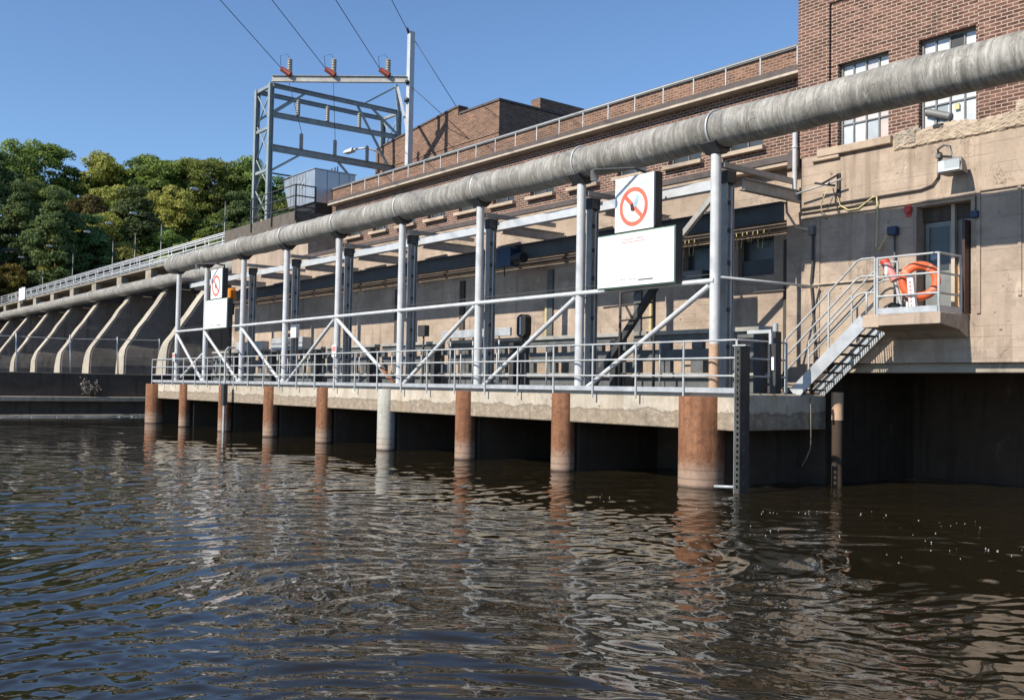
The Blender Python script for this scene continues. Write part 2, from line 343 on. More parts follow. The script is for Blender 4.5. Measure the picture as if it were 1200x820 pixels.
# ------------------------------------------------------------------ mesh builder
WLOC = {}
class MB:
    def __init__(s): s.v = []; s.f = []; s.uv = []; s.smooth = []
    def face(s, pts, uv=None, smooth=False):
        b = len(s.v); s.v += [tuple(p) for p in pts]; s.f.append(tuple(range(b, b + len(pts))))
        if uv is None:
            a, bb, c = Vector(pts[0]), Vector(pts[1]), Vector(pts[2]); n = (bb - a).cross(c - a)
            ax = max(range(3), key=lambda i: abs(n[i]))
            uv = [((p[1], p[2]) if ax == 0 else (p[0], p[2]) if ax == 1 else (p[0], p[1])) for p in pts]
        s.uv += uv; s.smooth.append(smooth); return s
    def hexa(s, p):      # 8 corners: bottom 0-3 ccw, top 4-7
        for q in ((3, 2, 1, 0), (4, 5, 6, 7), (0, 1, 5, 4), (1, 2, 6, 5), (2, 3, 7, 6), (3, 0, 4, 7)):
            s.face([p[i] for i in q])
        return s
    def box(s, x0, x1, y0, y1, z0, z1):
        x0, x1 = sorted((x0, x1)); y0, y1 = sorted((y0, y1)); z0, z1 = sorted((z0, z1))
        return s.hexa([(x0, y0, z0), (x1, y0, z0), (x1, y1, z0), (x0, y1, z0), (x0, y0, z1), (x1, y0, z1), (x1, y1, z1), (x0, y1, z1)])
    def beam(s, p, q, wd, ht, up=(0, 0, 1)):
        p, q = Vector(p), Vector(q); d = (q - p).normalized(); up = Vector(up)
        if abs(d.dot(up)) > 0.99: up = Vector((0, 1, 0))
        a = d.cross(up).normalized() * wd / 2; b = a.cross(d).normalized() * ht / 2
        return s.hexa([p - a - b, p + a - b, q + a - b, q - a - b, p - a + b, p + a + b, q + a + b, q - a + b])
    def hbeam(s, p, q, wd, ht, t=0.025, up=(0, 0, 1)):
        p, q = Vector(p), Vector(q); d = (q - p).normalized(); upv = Vector(up)
        if abs(d.dot(upv)) > 0.99: upv = Vector((0, 1, 0))
        b = (upv - d * upv.dot(d)).normalized()
        o = b * (ht / 2 - t / 2)
        s.beam(p + o, q + o, wd, t, upv); s.beam(p - o, q - o, wd, t, upv)
        return s.beam(p, q, t, ht - 2 * t, upv)
    def tube(s, p, q, r, n=12, r2=None, caps=True):
        p, q = Vector(p), Vector(q); d = (q - p); L = d.length; d.normalize(); r2 = r if r2 is None else r2
        up = Vector((0, 0, 1)) if abs(d.z) < 0.95 else Vector((0, 1, 0))
        a = d.cross(up).normalized(); b = a.cross(d)
        o0 = d.dot(p)
        ring = [(a * math.cos(2 * math.pi * i / n) + b * math.sin(2 * math.pi * i / n)) for i in range(n)]
        for i in range(n):
            j = (i + 1) % n
            u0, u1 = 2 * math.pi * r * i / n, 2 * math.pi * r * (i + 1) / n
            s.face([p + ring[i] * r, p + ring[j] * r, q + ring[j] * r2, q + ring[i] * r2][::-1],
                   [(o0 + L, u0), (o0 + L, u1), (o0, u1), (o0, u0)], True)
        if caps:
            s.face([p + x * r for x in ring]); s.face([q + x * r2 for x in ring][::-1])
        return s
    def path(s, pts, r, n=8):
        pts = [Vector(p) for p in pts]; rings = []
        for i, p in enumerate(pts):
            d = (pts[min(i + 1, len(pts) - 1)] - pts[max(i - 1, 0)]).normalized()
            up = Vector((0, 0, 1)) if abs(d.z) < 0.9 else Vector((0, 1, 0.01))
            a = d.cross(up).normalized(); b = a.cross(d)
            rings.append([p + a * r * math.cos(2 * math.pi * k / n) + b * r * math.sin(2 * math.pi * k / n) for k in range(n)])
        for i in range(len(rings) - 1):
            for kk in range(n):
                j = (kk + 1) % n
                s.face([rings[i][kk], rings[i + 1][kk], rings[i + 1][j], rings[i][j]], None, True)
        s.face(rings[0]); s.face(rings[-1][::-1]); return s
    def prism(s, poly, axis, a0, a1):   # poly = 2D outline; axis 0: (y,z), 1: (x,z), 2: (x,y)
        def P3(p, a): return (a, p[0], p[1]) if axis == 0 else (p[0], a, p[1]) if axis == 1 else (p[0], p[1], a)
        n = len(poly)
        s.face([P3(p, a0) for p in poly]); s.face([P3(p, a1) for p in poly][::-1])
        for i in range(n):
            j = (i + 1) % n
            s.face([P3(poly[i], a0), P3(poly[i], a1), P3(poly[j], a1), P3(poly[j], a0)])
        return s
    def wall(s, x0, x1, z0, z1, yf, yb, holes=()):
        xs = sorted({x0, x1, *[h[0] for h in holes], *[h[1] for h in holes]}); zs = sorted({z0, z1, *[h[2] for h in holes], *[h[3] for h in holes]})
        def solid(i, j):
            if i < 0 or j < 0 or i >= len(xs) - 1 or j >= len(zs) - 1: return False
            cx, cz = (xs[i] + xs[i + 1]) / 2, (zs[j] + zs[j + 1]) / 2
            return not any(h[0] < cx < h[1] and h[2] < cz < h[3] for h in holes)
        for i in range(len(xs) - 1):
            for j in range(len(zs) - 1):
                if not solid(i, j): continue
                a, b, c, d = xs[i], xs[i + 1], zs[j], zs[j + 1]
                s.face([(a, yf, c), (b, yf, c), (b, yf, d), (a, yf, d)]); s.face([(a, yb, d), (b, yb, d), (b, yb, c), (a, yb, c)])
                if not solid(i - 1, j): s.face([(a, yb, c), (a, yf, c), (a, yf, d), (a, yb, d)])
                if not solid(i + 1, j): s.face([(b, yf, c), (b, yb, c), (b, yb, d), (b, yf, d)])
                if not solid(i, j - 1): s.face([(a, yb, c), (b, yb, c), (b, yf, c), (a, yf, c)])
                if not solid(i, j + 1): s.face([(a, yf, d), (b, yf, d), (b, yb, d), (a, yb, d)])
        return s
    def torus(s, c, Rr, r, ax, n=40, k=12, a0=0.0, a1=2 * math.pi, squash=1.0):
        c = Vector(c); ax = Vector(ax).normalized(); up = Vector((0, 0, 1))
        a = ax.cross(up).normalized(); b = a.cross(ax)
        full = abs(a1 - a0 - 2 * math.pi) < 1e-4
        rings = []
        for i in range(n if full else n + 1):
            t = a0 + (a1 - a0) * i / n; d = a * math.cos(t) + b * math.sin(t)
            rings.append([c + d * (Rr + r * math.cos(2 * math.pi * j / k)) + ax * (r * squash * math.sin(2 * math.pi * j / k)) for j in range(k)])
        N = len(rings)
        for i in range(N if full else N - 1):
            for j in range(k):
                s.face([rings[i][j], rings[i][(j + 1) % k], rings[(i + 1) % N][(j + 1) % k], rings[(i + 1) % N][j]], None, True)
        return s
    def lathe(s, c, prof, n=14):
        c = Vector(c)
        rings = [[c + Vector((r * math.cos(2 * math.pi * i / n), r * math.sin(2 * math.pi * i / n), z)) for i in range(n)] for r, z in prof]
        for q in range(len(rings) - 1):
            for i in range(n):
                j = (i + 1) % n
                s.face([rings[q][i], rings[q][j], rings[q + 1][j], rings[q + 1][i]], None, True)
        s.face(rings[0][::-1]); s.face(rings[-1]); return s
    def disc(s, c, rx, rz, n=24, y=0.004):   # flat ellipse facing -Y with a small thickness
        pts = [(c[0] + rx * math.cos(2 * math.pi * i / n), c[2] + rz * math.sin(2 * math.pi * i / n)) for i in range(n)]
        return s.prism(pts, 1, c[1], c[1] + y)
    def build(s, name, mat, parent=None, bevel=0.0, origin=None):
        me = bpy.data.meshes.new(name)
        o0 = Vector(WLOC[parent.name]) if parent else Vector(origin) if origin else Vector((0, 0, 0))
        me.from_pydata([tuple(Vector(p) - o0) for p in s.v], [], s.f)
        ul = me.uv_layers.new(name='UVMap')
        ul.data.foreach_set('uv', np.array(s.uv, dtype=np.float32).ravel())
        me.polygons.foreach_set('use_smooth', np.array(s.smooth, dtype=bool))
        if any(s.smooth) or bevel:
            bm = bmesh.new(); bm.from_mesh(me); bmesh.ops.remove_doubles(bm, verts=bm.verts, dist=1e-4)
            bmesh.ops.recalc_face_normals(bm, faces=bm.faces)
            for e in bm.edges:
                if len(e.link_faces) == 2 and e.calc_face_angle(0) > R(40): e.smooth = False
            bm.to_mesh(me); bm.free()
        else:
            bm = bmesh.new(); bm.from_mesh(me); bmesh.ops.remove_doubles(bm, verts=bm.verts, dist=1e-4)
            bmesh.ops.recalc_face_normals(bm, faces=bm.faces); bm.to_mesh(me); bm.free()
        me.materials.append(MAT[mat])
        o = bpy.data.objects.new(name, me); COL.objects.link(o)
        if parent: o.parent = parent
        elif origin: o.location = o0
        WLOC[o.name] = o0
        if bevel:
            b = o.modifiers.new('bevel', 'BEVEL'); b.width = bevel; b.segments = 2; b.limit_method = 'ANGLE'; b.angle_limit = R(40)
        return o

def tag(o, label, cat, group=None, kind=None):
    if label: o['label'] = label
    if cat: o['category'] = cat
    if group: o['group'] = group
    if kind: o['kind'] = kind
    return o
def thing(name, label, cat, loc=(0, 0, 0), group=None):
    o = bpy.data.objects.new(name, None); COL.objects.link(o); o.location = loc; o.empty_display_size = 0.2
    WLOC[o.name] = Vector(loc); return tag(o, label, cat, group)
def dup(root, loc, label, group=None):
    def cp(o, par):
        c = o.copy(); COL.objects.link(c)
        if par is not None: c.parent = par
        for ch in o.children: cp(ch, c)
        return c
    r = cp(root, None); r.location = loc; WLOC[r.name] = Vector(loc); r['label'] = label
    if group: r['group'] = group
    return r
ORD = ['first', 'second', 'third', 'fourth', 'fifth', 'sixth', 'seventh', 'eighth', 'ninth', 'tenth', 'eleventh', 'twelfth', 'thirteenth', 'fourteenth']

# ------------------------------------------------------------------ water
def make_water():
    na, nr = 640, 820
    az = np.linspace(R(-36), R(36), na)
    rr = np.exp(np.linspace(math.log(4.2), math.log(75), nr))
    A, RR = np.meshgrid(az, rr)
    ang = YAW - A                                    # left of +Y
    X = -np.sin(ang) * RR; Y = np.cos(ang) * RR
    wx = X + 0.55 * np.sin(0.31 * X + 0.77 * Y + 1.0) + 0.25 * np.sin(1.3 * Y - 0.8 * X)
    wy = Y + 0.55 * np.sin(0.63 * X - 0.42 * Y + 2.0) + 0.25 * np.sin(1.1 * X + 0.9 * Y)
    Z = np.zeros_like(X)
    rs = np.random.RandomState(5)
    vd = math.atan2(math.cos(YAW), -math.sin(YAW))   # view heading
    for lam, slope, cnt, spread in ((2.4, 0.010, 7, 40), (1.1, 0.022, 12, 46), (0.66, 0.058, 20, 56), (0.38, 0.068, 24, 68), (0.21, 0.044, 24, 76), (0.13, 0.02, 18, 85)):
        for _ in range(cnt):
            L = lam * rs.uniform(0.72, 1.4); th = vd + R(8) + R(rs.normal(0, spread * 0.6)); kk = 2 * math.pi / L
            amp = slope / kk / math.sqrt(cnt) * 1.4
            ph = rs.uniform(0, 6.28)
            g = 0.55 + 0.45 * np.sin(0.21 * X * rs.uniform(.5, 1.6) + 0.27 * Y * rs.uniform(.5, 1.6) + rs.uniform(0, 6.28))
            fade = np.clip((L / (RR * RR * 0.0007 + 0.02)) - 0.25, 0, 1)
            t = kk * (math.cos(th) * wx + math.sin(th) * wy) + ph
            Z += amp * g * fade * (np.sin(t) + 0.22 * np.sin(2 * t + 0.6))
    edge = np.clip((75 - RR) / 15, 0, 1) * np.clip((R(36) - np.abs(A)) / R(1.5), 0, 1) * np.clip((RR - 4.2) / 0.5, 0, 1)
    Z *= edge
    V = np.stack([X, Y, Z], -1).reshape(-1, 3)
    i = np.arange(nr - 1)[:, None] * na + np.arange(na - 1)[None, :]
    Fq = np.stack([i, i + na, i + na + 1, i + 1], -1).reshape(-1, 4)
    verts = [V]; faces = [Fq]; base = len(V)
    # the calm rest of the river: same edge points carried outward, one sheet
    def strip(idx_list, outer):
        nonlocal base
        n = len(idx_list); verts.append(np.array(outer)); q = []
        for a in range(n - 1): q.append((idx_list[a], idx_list[a + 1], base + a + 1, base + a))
        faces.append(np.array(q)); base += n
    last = list(range((nr - 1) * na, nr * na, 8)) + [nr * na - 1]
    strip(last, [(V[j][0] * 30, V[j][1] * 30, 0) for j in last])
    me = bpy.data.meshes.new('water')
    VV = np.concatenate(verts); FF = np.concatenate(faces)
    me.from_pydata(VV.tolist(), [], FF.tolist())
    bm = bmesh.new(); bm.from_mesh(me); bmesh.ops.recalc_face_normals(bm, faces=bm.faces)
    # side and rear sheets behind the camera, sharing the flat edge
    def quad(pts):
        bm.faces.new([bm.verts.new(p) for p in pts])
    aL, aR = YAW + R(36), YAW - R(36)
    def pol(a, rad): return (-math.sin(a) * rad, math.cos(a) * rad, 0)
    quad([pol(aL, 4.2), pol(aL, 2200), pol(aL + R(60), 2200), pol(aL + R(60), 4.2)])
    quad([pol(aR, 4.2), pol(aR - R(60), 4.2), pol(aR - R(60), 2200), pol(aR, 2200)])
    quad([pol(aL + R(60), 4.2), pol(aL + R(60), 2200), pol(aL + R(144), 2200), pol(aL + R(144), 4.2)])
    quad([pol(aR - R(60), 4.2), pol(aL + R(144), 4.2), pol(aL + R(144), 2200), pol(aR - R(60), 2200)])
    quad([pol(aL, 4.2), pol(aL + R(60), 4.2), pol(aL + R(144), 4.2), pol(aR - R(60), 4.2), pol(aR, 4.2), pol((aL + aR) / 2, 4.2)])
    for f in bm.faces:
        f.normal_update()
        if f.normal.z < 0: f.normal_flip()
        f.smooth = True
    bm.to_mesh(me); bm.free()
    me.materials.append(MAT['water_surface'])
    o = bpy.data.objects.new('water', me); COL.objects.link(o); tag(o, 'dark brown rippled river water reflecting the powerhouse', 'water', None, 'structure')
make_water()

fo = MB()
rs = random.Random(3)
for i in range(80):
    if i < 60:
        x, y = rs.uniform(-11.8, -4.5), 0
        cl_ = rs.choice([(14.5, 17.0), (16.5, 17.6), (19.5, 17.4), (24.5, 16.6), (22.0, 15.2), (15.5, 15.0), (26.0, 14.0), (20.0, 13.2)]); dist = cl_[1] + rs.gauss(0, 0.35)
        a = YAW - R(cl_[0] + rs.gauss(0, 1.3)); x, y = -math.sin(a) * dist, math.cos(a) * dist
    else:
        a = YAW - R(rs.uniform(-3, 12)); dist = rs.uniform(15, 19); x, y = -math.sin(a) * dist, math.cos(a) * dist
        if y > 15.2: y = 15.2 - rs.random()
    rr_ = rs.choice([0.0016, 0.0022, 0.003, 0.0036])
    fo.lathe((x, y, 0.004), [(rr_ * 2.4, -0.012), (rr_ * 2.2, 0.001), (rr_ * 1.2, 0.003)], 7)
tag(fo.build('foam', 'foam'), 'small white flecks of foam drifting on the dark water', 'foam', None, 'stuff')
fo = MB()
for i in range(90):
    y = rs.uniform(9.5, 18.5); x = -56.3 + rs.uniform(-0.35, 0.35)
    fo.box(x - 0.05, x + 0.05, y - rs.uniform(0.1, 0.5), y + 0.2, 0.0, 0.03)
tag(fo.build('foam', 'foam'), 'thin white foam line on the water below the spillway wall', 'foam', None, 'stuff')

# ------------------------------------------------------------------ terrain and trees
def hz(rad):
    return float(np.interp(rad, [111, 117, 125, 136, 150, 172, 250, 700], [-1.5, 6.5, 10, 14.5, 19.5, 24, 30, 34]))
def pol(px, rad):       # ground point seen in the direction of image column px
    a = YAW - math.atan((px - 600) / F_PX)
    return Vector((-math.sin(a) * rad, math.cos(a) * rad, 0))
tv, tf = [], []
cols = [YAW + R(75) - R(1.6) * i for i in range(100)]
rads = [111, 114, 117, 121, 125, 130, 136, 143, 150, 160, 172, 200, 250, 400, 700]
for a in cols:
    for rad in rads:
        n = 0.8 * math.sin(a * 23 + rad * 0.1) + 0.6 * math.sin(a * 51 - rad * 0.23)
        tv.append((-math.sin(a) * rad, math.cos(a) * rad, hz(rad) + (n if rad > 112 else 0)))
for i in range(len(cols) - 1):
    for j in range(len(rads) - 1):
        q = i * len(rads) + j; tf.append((q, q + 1, q + 1 + len(rads), q + len(rads)))
me = bpy.data.meshes.new('hill'); me.from_pydata(tv, [], tf)
for p in me.polygons: p.use_smooth = True
me.materials.append(MAT['earth']); o = bpy.data.objects.new('hill', me); COL.objects.link(o)
tag(o, 'wooded hillside rising behind the dam', 'hill', None, 'structure')

def crown_mesh(name, seed, H, W, base, mat, nclump=95, per=200, size=0.19, conic=0.0):
    rs = np.random.RandomState(seed)
    cl = []
    while len(cl) < nclump:
        p = rs.uniform(-1, 1, 3); d = np.linalg.norm(p)
        if d > 1 or d < 0.42: continue
        t = (p[2] + 1) / 2
        wscale = (1 - conic * t) * (0.86 + 0.2 * math.sin(3 * math.atan2(p[1], p[0]) + seed) * rs.uniform(.5, 1))
        cl.append((p[0] * W * wscale, p[1] * W * wscale, base + t * (H - base), rs.uniform(0.55, 1.25)))
    V, Fq = [], []
    for cx, cy, cz, s in cl:
        rad = s * W * 0.25
        n = int(per * s)
        dirs = rs.normal(size=(n, 3)); dirs /= np.linalg.norm(dirs, axis=1)[:, None]
        dirs[:, 2] = np.where(dirs[:, 2] < -0.35, -dirs[:, 2], dirs[:, 2])
        q = dirs * rad * rs.uniform(0.55, 1.05, (n, 1)) * np.array([1.1, 1.1, 0.72])
        for d, pp in zip(dirs, q):
            nn = d + rs.normal(size=3) * 0.55; nn /= np.linalg.norm(nn)
            a = np.cross(nn, rs.normal(size=3)); a /= np.linalg.norm(a); b = np.cross(nn, a)
            sz = size * rs.uniform(0.6, 1.4); c = np.array([cx, cy, cz]) + pp; b0 = len(V)
            V += [tuple(c - a * sz), tuple(c - b * sz * 0.55), tuple(c + a * sz), tuple(c + b * sz * 0.55)]; Fq.append((b0, b0 + 1, b0 + 2, b0 + 3))
    me = bpy.data.meshes.new(name); me.from_pydata(V, [], Fq); me.materials.append(MAT[mat]); return me, cl
def trunk_mesh(name, H, base, cl, seed):
    rs = random.Random(seed); mb = MB()
    mb.tube((0, 0, -1.0), (0.1, 0.05, base + 1), 0.30, 8, 0.22, True)
    mb.tube((0.1, 0.05, base + 1), (0.0, 0.2, H * 0.82), 0.22, 8, 0.06, True)
    for cx, cy, cz, s in rs.sample(cl, 14):
        z0 = max(base * 0.7, cz - rs.uniform(1.5, 3.5)); mb.tube((0.05, 0.05, z0), (cx * 0.85, cy * 0.85, cz), 0.10, 6, 0.03, False)
    me_o = mb.build(name, 'bark'); me = me_o.data; bpy.data.objects.remove(me_o); return me
KIND = []
for i, (mat, H, W, base, con, sz) in enumerate([
        ('leaf_green', 13, 4.9, 3.0, 0.1, 0.2), ('leaf_olive', 14, 5.2, 3.5, 0.25, 0.2), ('leaf_dark', 16, 4.6, 3.5, 0.45, 0.19),
        ('leaf_yellow', 9, 3.8, 1.5, 0.2, 0.19), ('leaf_lime', 11, 4.8, 1.8, 0.15, 0.2), ('leaf_russet', 12, 4.5, 2.5, 0.2, 0.2), ('leaf_green', 17, 5.6, 6.0, -0.15, 0.21)]):
    cm, cl = crown_mesh('crown', 20 + i, H, W, base, mat, conic=con, size=sz)
    KIND.append((cm, trunk_mesh('trunk', H, base, cl, i), H))
ROWS = [
    ('crest', 152, [(-235, 0), (-165, 2), (-95, 1), (-40, 6), (28, 6), (90, 0), (120, 1), (150, 2), (180, 0), (212, 1), (244, 6), (283, 0), (322, 2), (365, 1)]),
    ('upper', 139, [(-210, 2), (-140, 5), (-70, 0), (-10, 2), (44, 0), (98, 5), (146, 0), (196, 1), (236, 0), (276, 2), (322, 0), (360, 0)]),
    ('middle', 128, [(-180, 0), (-110, 3), (-45, 2), (18, 2), (72, 3), (112, 1), (150, 2), (190, 0), (232, 4), (272, 0), (312, 2)]),
    ('lowest', 120, [(-200, 2), (-130, 0), (-60, 4), (6, 3), (60, 2), (104, 2), (148, 1), (196, 4), (238, 4), (285, 0)]),
]
COLN = {0: 'mid green', 1: 'olive green', 2: 'dark green', 3: 'yellow', 4: 'bright lime green', 5: 'russet brown', 6: 'tall rounded green'}
rs = random.Random(9)
for row, rad, lst in ROWS:
    vis = [p for p, k_ in lst if p > -25]
    for px, kk in lst:
        g = pol(px, rad + rs.uniform(-2.5, 2.5)); z = hz(rad) - 0.3
        cm, tm, H = KIND[kk]; s = rs.uniform(0.88, 1.12)
        if row == 'lowest': s *= 0.8
        if row in ('upper', 'middle'): s *= 0.86
        if row == 'crest': s = {28: 0.86, 90: 0.92, 120: 0.98, 150: 0.92, 180: 1.12, 212: 1.08, 244: 0.98, 283: 1.16}.get(px, s * 0.9)
        if px > -25: lab = '%s tree, %s from the left in the %s row of the wooded hill' % (COLN[kk], ORD[vis.index(px)], row)
        else: lab = '%s bank tree left of the dam, %s in the %s row' % (COLN[kk], ORD[[p for p, _ in lst].index(px)], row)
        t = thing('tree', lab, 'tree', (g.x, g.y, z), 'trees on the wooded hill behind the dam')
        t.rotation_euler = (0, 0, rs.uniform(0, 6.28)); t.scale = (s, s, s * rs.uniform(0.93, 1.08))
        for nm, me in (('crown', cm), ('trunk', tm)):
            c = bpy.data.objects.new(nm, me); COL.objects.link(c); c.parent = t
# shed at the far bank
t = thing('shed', 'low shed with a pale blue roof at the foot of the wooded hill', 'shed', (-131, 22, 9))
MB().box(-138, -127.2, 20.5, 26.4, 9, 13.0).build('wall', 'weathered_grey_wood', t)
MB().prism([(20.0, 13.0), (26.9, 14.1), (26.9, 14.35), (20.0, 13.25)], 0, -138.5, -126.8).build('roof', 'roof_blue', t)

# ------------------------------------------------------------------ the dam
dam = thing('dam', 'concrete dam with slanting buttress piers under a railed walkway', 'dam', (-80, 20, 0))
MB().box(-118, -57.9, -30, 23, -1, 2.38).build('apron', 'dark_concrete', dam, 0.04)
lg = MB()
yy = -29.0
lg.box(-57.9, -57.35, -30, 19.4, 0.82, 1.08)
lg.box(-57.9, -57.1, -30, 19.4, -0.5, 0.10)
lg.build('ledge', 'grey_concrete', dam, 0.04)
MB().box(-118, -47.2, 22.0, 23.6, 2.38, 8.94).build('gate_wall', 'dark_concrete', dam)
for i in range(9):
    px_ = -52.3 - 7.12 * i
    p = MB(); h0, h1 = 0.4, 0.62
    # slanting upper edge, then a blunt nose that widens downwards
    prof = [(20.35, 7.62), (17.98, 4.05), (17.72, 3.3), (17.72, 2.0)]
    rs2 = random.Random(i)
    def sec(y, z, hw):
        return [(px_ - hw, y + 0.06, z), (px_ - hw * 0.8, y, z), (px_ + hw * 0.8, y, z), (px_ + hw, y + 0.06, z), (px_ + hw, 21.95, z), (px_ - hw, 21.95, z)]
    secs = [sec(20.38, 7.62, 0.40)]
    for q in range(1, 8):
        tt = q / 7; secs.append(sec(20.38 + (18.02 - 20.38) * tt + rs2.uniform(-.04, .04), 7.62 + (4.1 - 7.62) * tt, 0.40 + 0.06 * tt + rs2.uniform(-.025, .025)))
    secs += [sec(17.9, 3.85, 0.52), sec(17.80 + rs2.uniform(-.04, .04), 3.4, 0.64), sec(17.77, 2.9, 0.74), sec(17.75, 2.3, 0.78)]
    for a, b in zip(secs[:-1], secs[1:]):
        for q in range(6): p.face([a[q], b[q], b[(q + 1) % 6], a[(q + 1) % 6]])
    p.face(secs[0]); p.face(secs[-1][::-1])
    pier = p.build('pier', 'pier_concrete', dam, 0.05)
    fc = MB()      # paler strip: sunlight painted into the front face of the buttress
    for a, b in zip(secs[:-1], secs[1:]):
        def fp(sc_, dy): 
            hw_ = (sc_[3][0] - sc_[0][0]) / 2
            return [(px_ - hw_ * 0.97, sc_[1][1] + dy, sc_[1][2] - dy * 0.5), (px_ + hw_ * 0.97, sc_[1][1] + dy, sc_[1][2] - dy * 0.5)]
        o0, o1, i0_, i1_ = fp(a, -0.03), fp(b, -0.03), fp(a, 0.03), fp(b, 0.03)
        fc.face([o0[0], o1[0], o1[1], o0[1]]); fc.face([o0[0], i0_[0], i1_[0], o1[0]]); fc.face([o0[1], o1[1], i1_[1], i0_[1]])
    fc.build('pier_face', 'sunlit_concrete', pier, 0.02)
MB().box(-118, -47.4, 20.0, 22.6, 8.95, 9.08).build('walkway_slab', 'grey_concrete', dam, 0.02)
for i in range(12):
    x = -50.2 - 5.9 * i
    MB().box(x - 0.5, x + 0.5, 20.05, 20.5, 8.30, 8.948).build('bracket', 'grey_concrete', dam, 0.02)

def railing(mb_rails, mb_post, x0, x1, y, zs, zb, pitch, r=0.03): pass
def long_rail(name, lab, x0, x1, y, zrails, zb, n, mat, r=0.035, toe=None):
    t = thing(name, lab, 'railing', ((x0 + x1) / 2, y, zb))
    for z in zrails:
        MB().tube((x0, y, z), (x1, y, z), r, 8).build('rail', mat, t)
    for i in range(n):
        x = x0 + (x1 - x0) * i / (n - 1)
        MB().tube((x, y + 0.005, zb), (x, y + 0.005, max(zrails) - 0.002), r * 0.7, 8).build('post', mat, t)
    if toe: MB().box(x0, x1, y - 0.06, y - 0.045, zb + 0.01, zb + toe).build('toe_plate', mat, t)
    return t
long_rail('walkway_railing', 'silver railing along the front edge of the dam walkway', -49.6, -116, 20.0, (9.22, 9.44, 9.66, 9.88), 9.08, 24, 'galvanised_steel', 0.04, 0.05)
long_rail('walkway_railing', 'silver railing along the rear edge of the dam walkway', -53.6, -116, 22.3, (9.6, 10.15, 10.68), 9.08, 30, 'galvanised_steel', 0.05)

t = thing('walkway_sign', 'small blank white sign hung on the dam walkway railing', 'sign', (-95.5, 19.9, 9))
MB().box(-96.6, -94.3, 19.86, 19.9, 9.0, 10.1).build('panel', 'sign_white', t)
MB().box(-95.55, -95.4, 19.9, 19.95, 8.7, 10.2).build('bracket', 'galvanised_steel', t)

# fence wire on the spillway wall
t = thing('wire_fence', 'thin wire fence on posts along the spillway wall top', 'fence', (-58.2, 12, 2.38))
for y in (6.6, 9.2, 11.9, 14.65, 17.2, 19.6):
    MB().tube((-58.2, y + 0.1, 2.36), (-58.2, y, 4.5), 0.04, 6).build('post', 'rail_paint', t)
MB().path([(-58.2, 6.6, 4.30), (-58.2, 9.2, 4.26), (-58.2, 11.9, 4.3), (-58.2, 14.65, 4.27), (-58.2, 17.2, 4.36), (-58.2, 19.6, 4.4)], 0.02, 5).build('wire', 'rail_paint', t)

# dry shrub on the ledge
sh = thing('shrub', 'dry brown shrub growing on the spillway wall ledge', 'shrub', (-57.6, 15.7, 1.05))
rs = random.Random(4)
st = MB(); lf = MB()
for i in range(16):
    a = rs.uniform(0, 6.28); d = Vector((math.cos(a) * 0.45, math.sin(a) * 0.45, rs.uniform(0.35, 1.0)))
    st.tube((-57.6, 15.7, 1.05), Vector((-57.6, 15.7, 1.05)) + d * 0.75, 0.012, 5, 0.005)
    for j in range(22):
        c = Vector((-57.6, 15.7, 1.05)) + d * rs.uniform(0.45, 1.0) + Vector((rs.gauss(0, .09), rs.gauss(0, .09), rs.gauss(0, .08)))
        n = Vector((rs.gauss(0, 1), rs.gauss(0, 1), rs.gauss(0, 1))).normalized(); aa = n.orthogonal().normalized() * 0.05; bb = n.cross(aa)
        lf.face([c - aa, c - bb, c + aa, c + bb])
st.build('stem', 'bark', sh); lf.build('foliage', 'weathered_grey_wood', sh)

# lamps on the road behind the dam
def lamp(x, z1, lab, y=26.0):
    t = thing('street_lamp', lab, 'street lamp', (x, y, 8.6), 'street lamps behind the dam walkway')
    MB().tube((x, y, 8.6), (x, y, z1), 0.06, 8, 0.04).build('pole', 'lamp_grey', t)
    MB().path([(x, y, z1), (x, y - 0.1, z1 + 0.2), (x, y - 0.6, z1 + 0.45), (x, y - 1.4, z1 + 0.55), (x, y - 2.0, z1 + 0.55)], 0.016, 6).build('arm', 'dark_steel', t)
    h = MB(); h.prism([(-0.0, -0.05), (-0.15, -0.12), (-0.6, -0.12), (-0.85, -0.02), (-0.75, 0.1), (-0.2, 0.12)], 0, -0.2, 0.2)
    h.v = [(p[0] * 0.7 + x, p[1] * 0.7 + y - 1.9, p[2] * 0.7 + z1 + 0.55) for p in h.v]
    h.build('lamp_head', 'pole_galvanised', t, 0.02)
for i, (x, z1) in enumerate([(-64.7, 14.4), (-77.5, 14.4), (-83.9, 14.4), (-90.1, 14.4), (-103.2, 14.5), (-115.2, 14.5)]):
    lamp(x, z1, 'grey street lamp behind the dam walkway, %s from the switchyard frame' % ORD[i])

# ------------------------------------------------------------------ pipes
PY, PZ, PR = 16.3, 7.58, 0.40
pipe = thing('insulated_pipe', 'big grey insulated pipe carried on white posts across the whole frontage', 'pipe', (-25, PY, PZ))
pj = MB(); N = 220
xs = np.linspace(-46.8, 2.0, N)
rngp = np.random.RandomState(8)
seg = 28
prev = None
for i, x in enumerate(xs):
    rr = PR + 0.006 * rngp.randn() + 0.008 * math.sin(x * 1.9) + (0.05 if i < 3 else 0)
    dz = -0.03 * math.sin((x + 13.65) / 4.13 * math.pi) ** 2 * 0.8
    ring = [(x, PY + math.cos(2 * math.pi * j / seg) * rr, PZ + dz + math.sin(2 * math.pi * j / seg) * rr) for j in range(seg)]
    if prev:
        for j in range(seg):
            j2 = (j + 1) % seg; u0, u1 = 2 * math.pi * PR * j / seg, 2 * math.pi * PR * (j + 1) / seg
            pj.face([prev[j], prev[j2], ring[j2], ring[j]], [(xp, u0), (xp, u1), (x, u1), (x, u0)], True)
    else: pj.face(ring)
    prev = ring; xp = x
pj.face(prev[::-1])
pj.build('jacket', 'pipe_jacket', pipe)
POSTX = [-13.65, -17.9, -22.1, -26.2, -30.3, -34.4, -38.4, -42.4, -45.9]
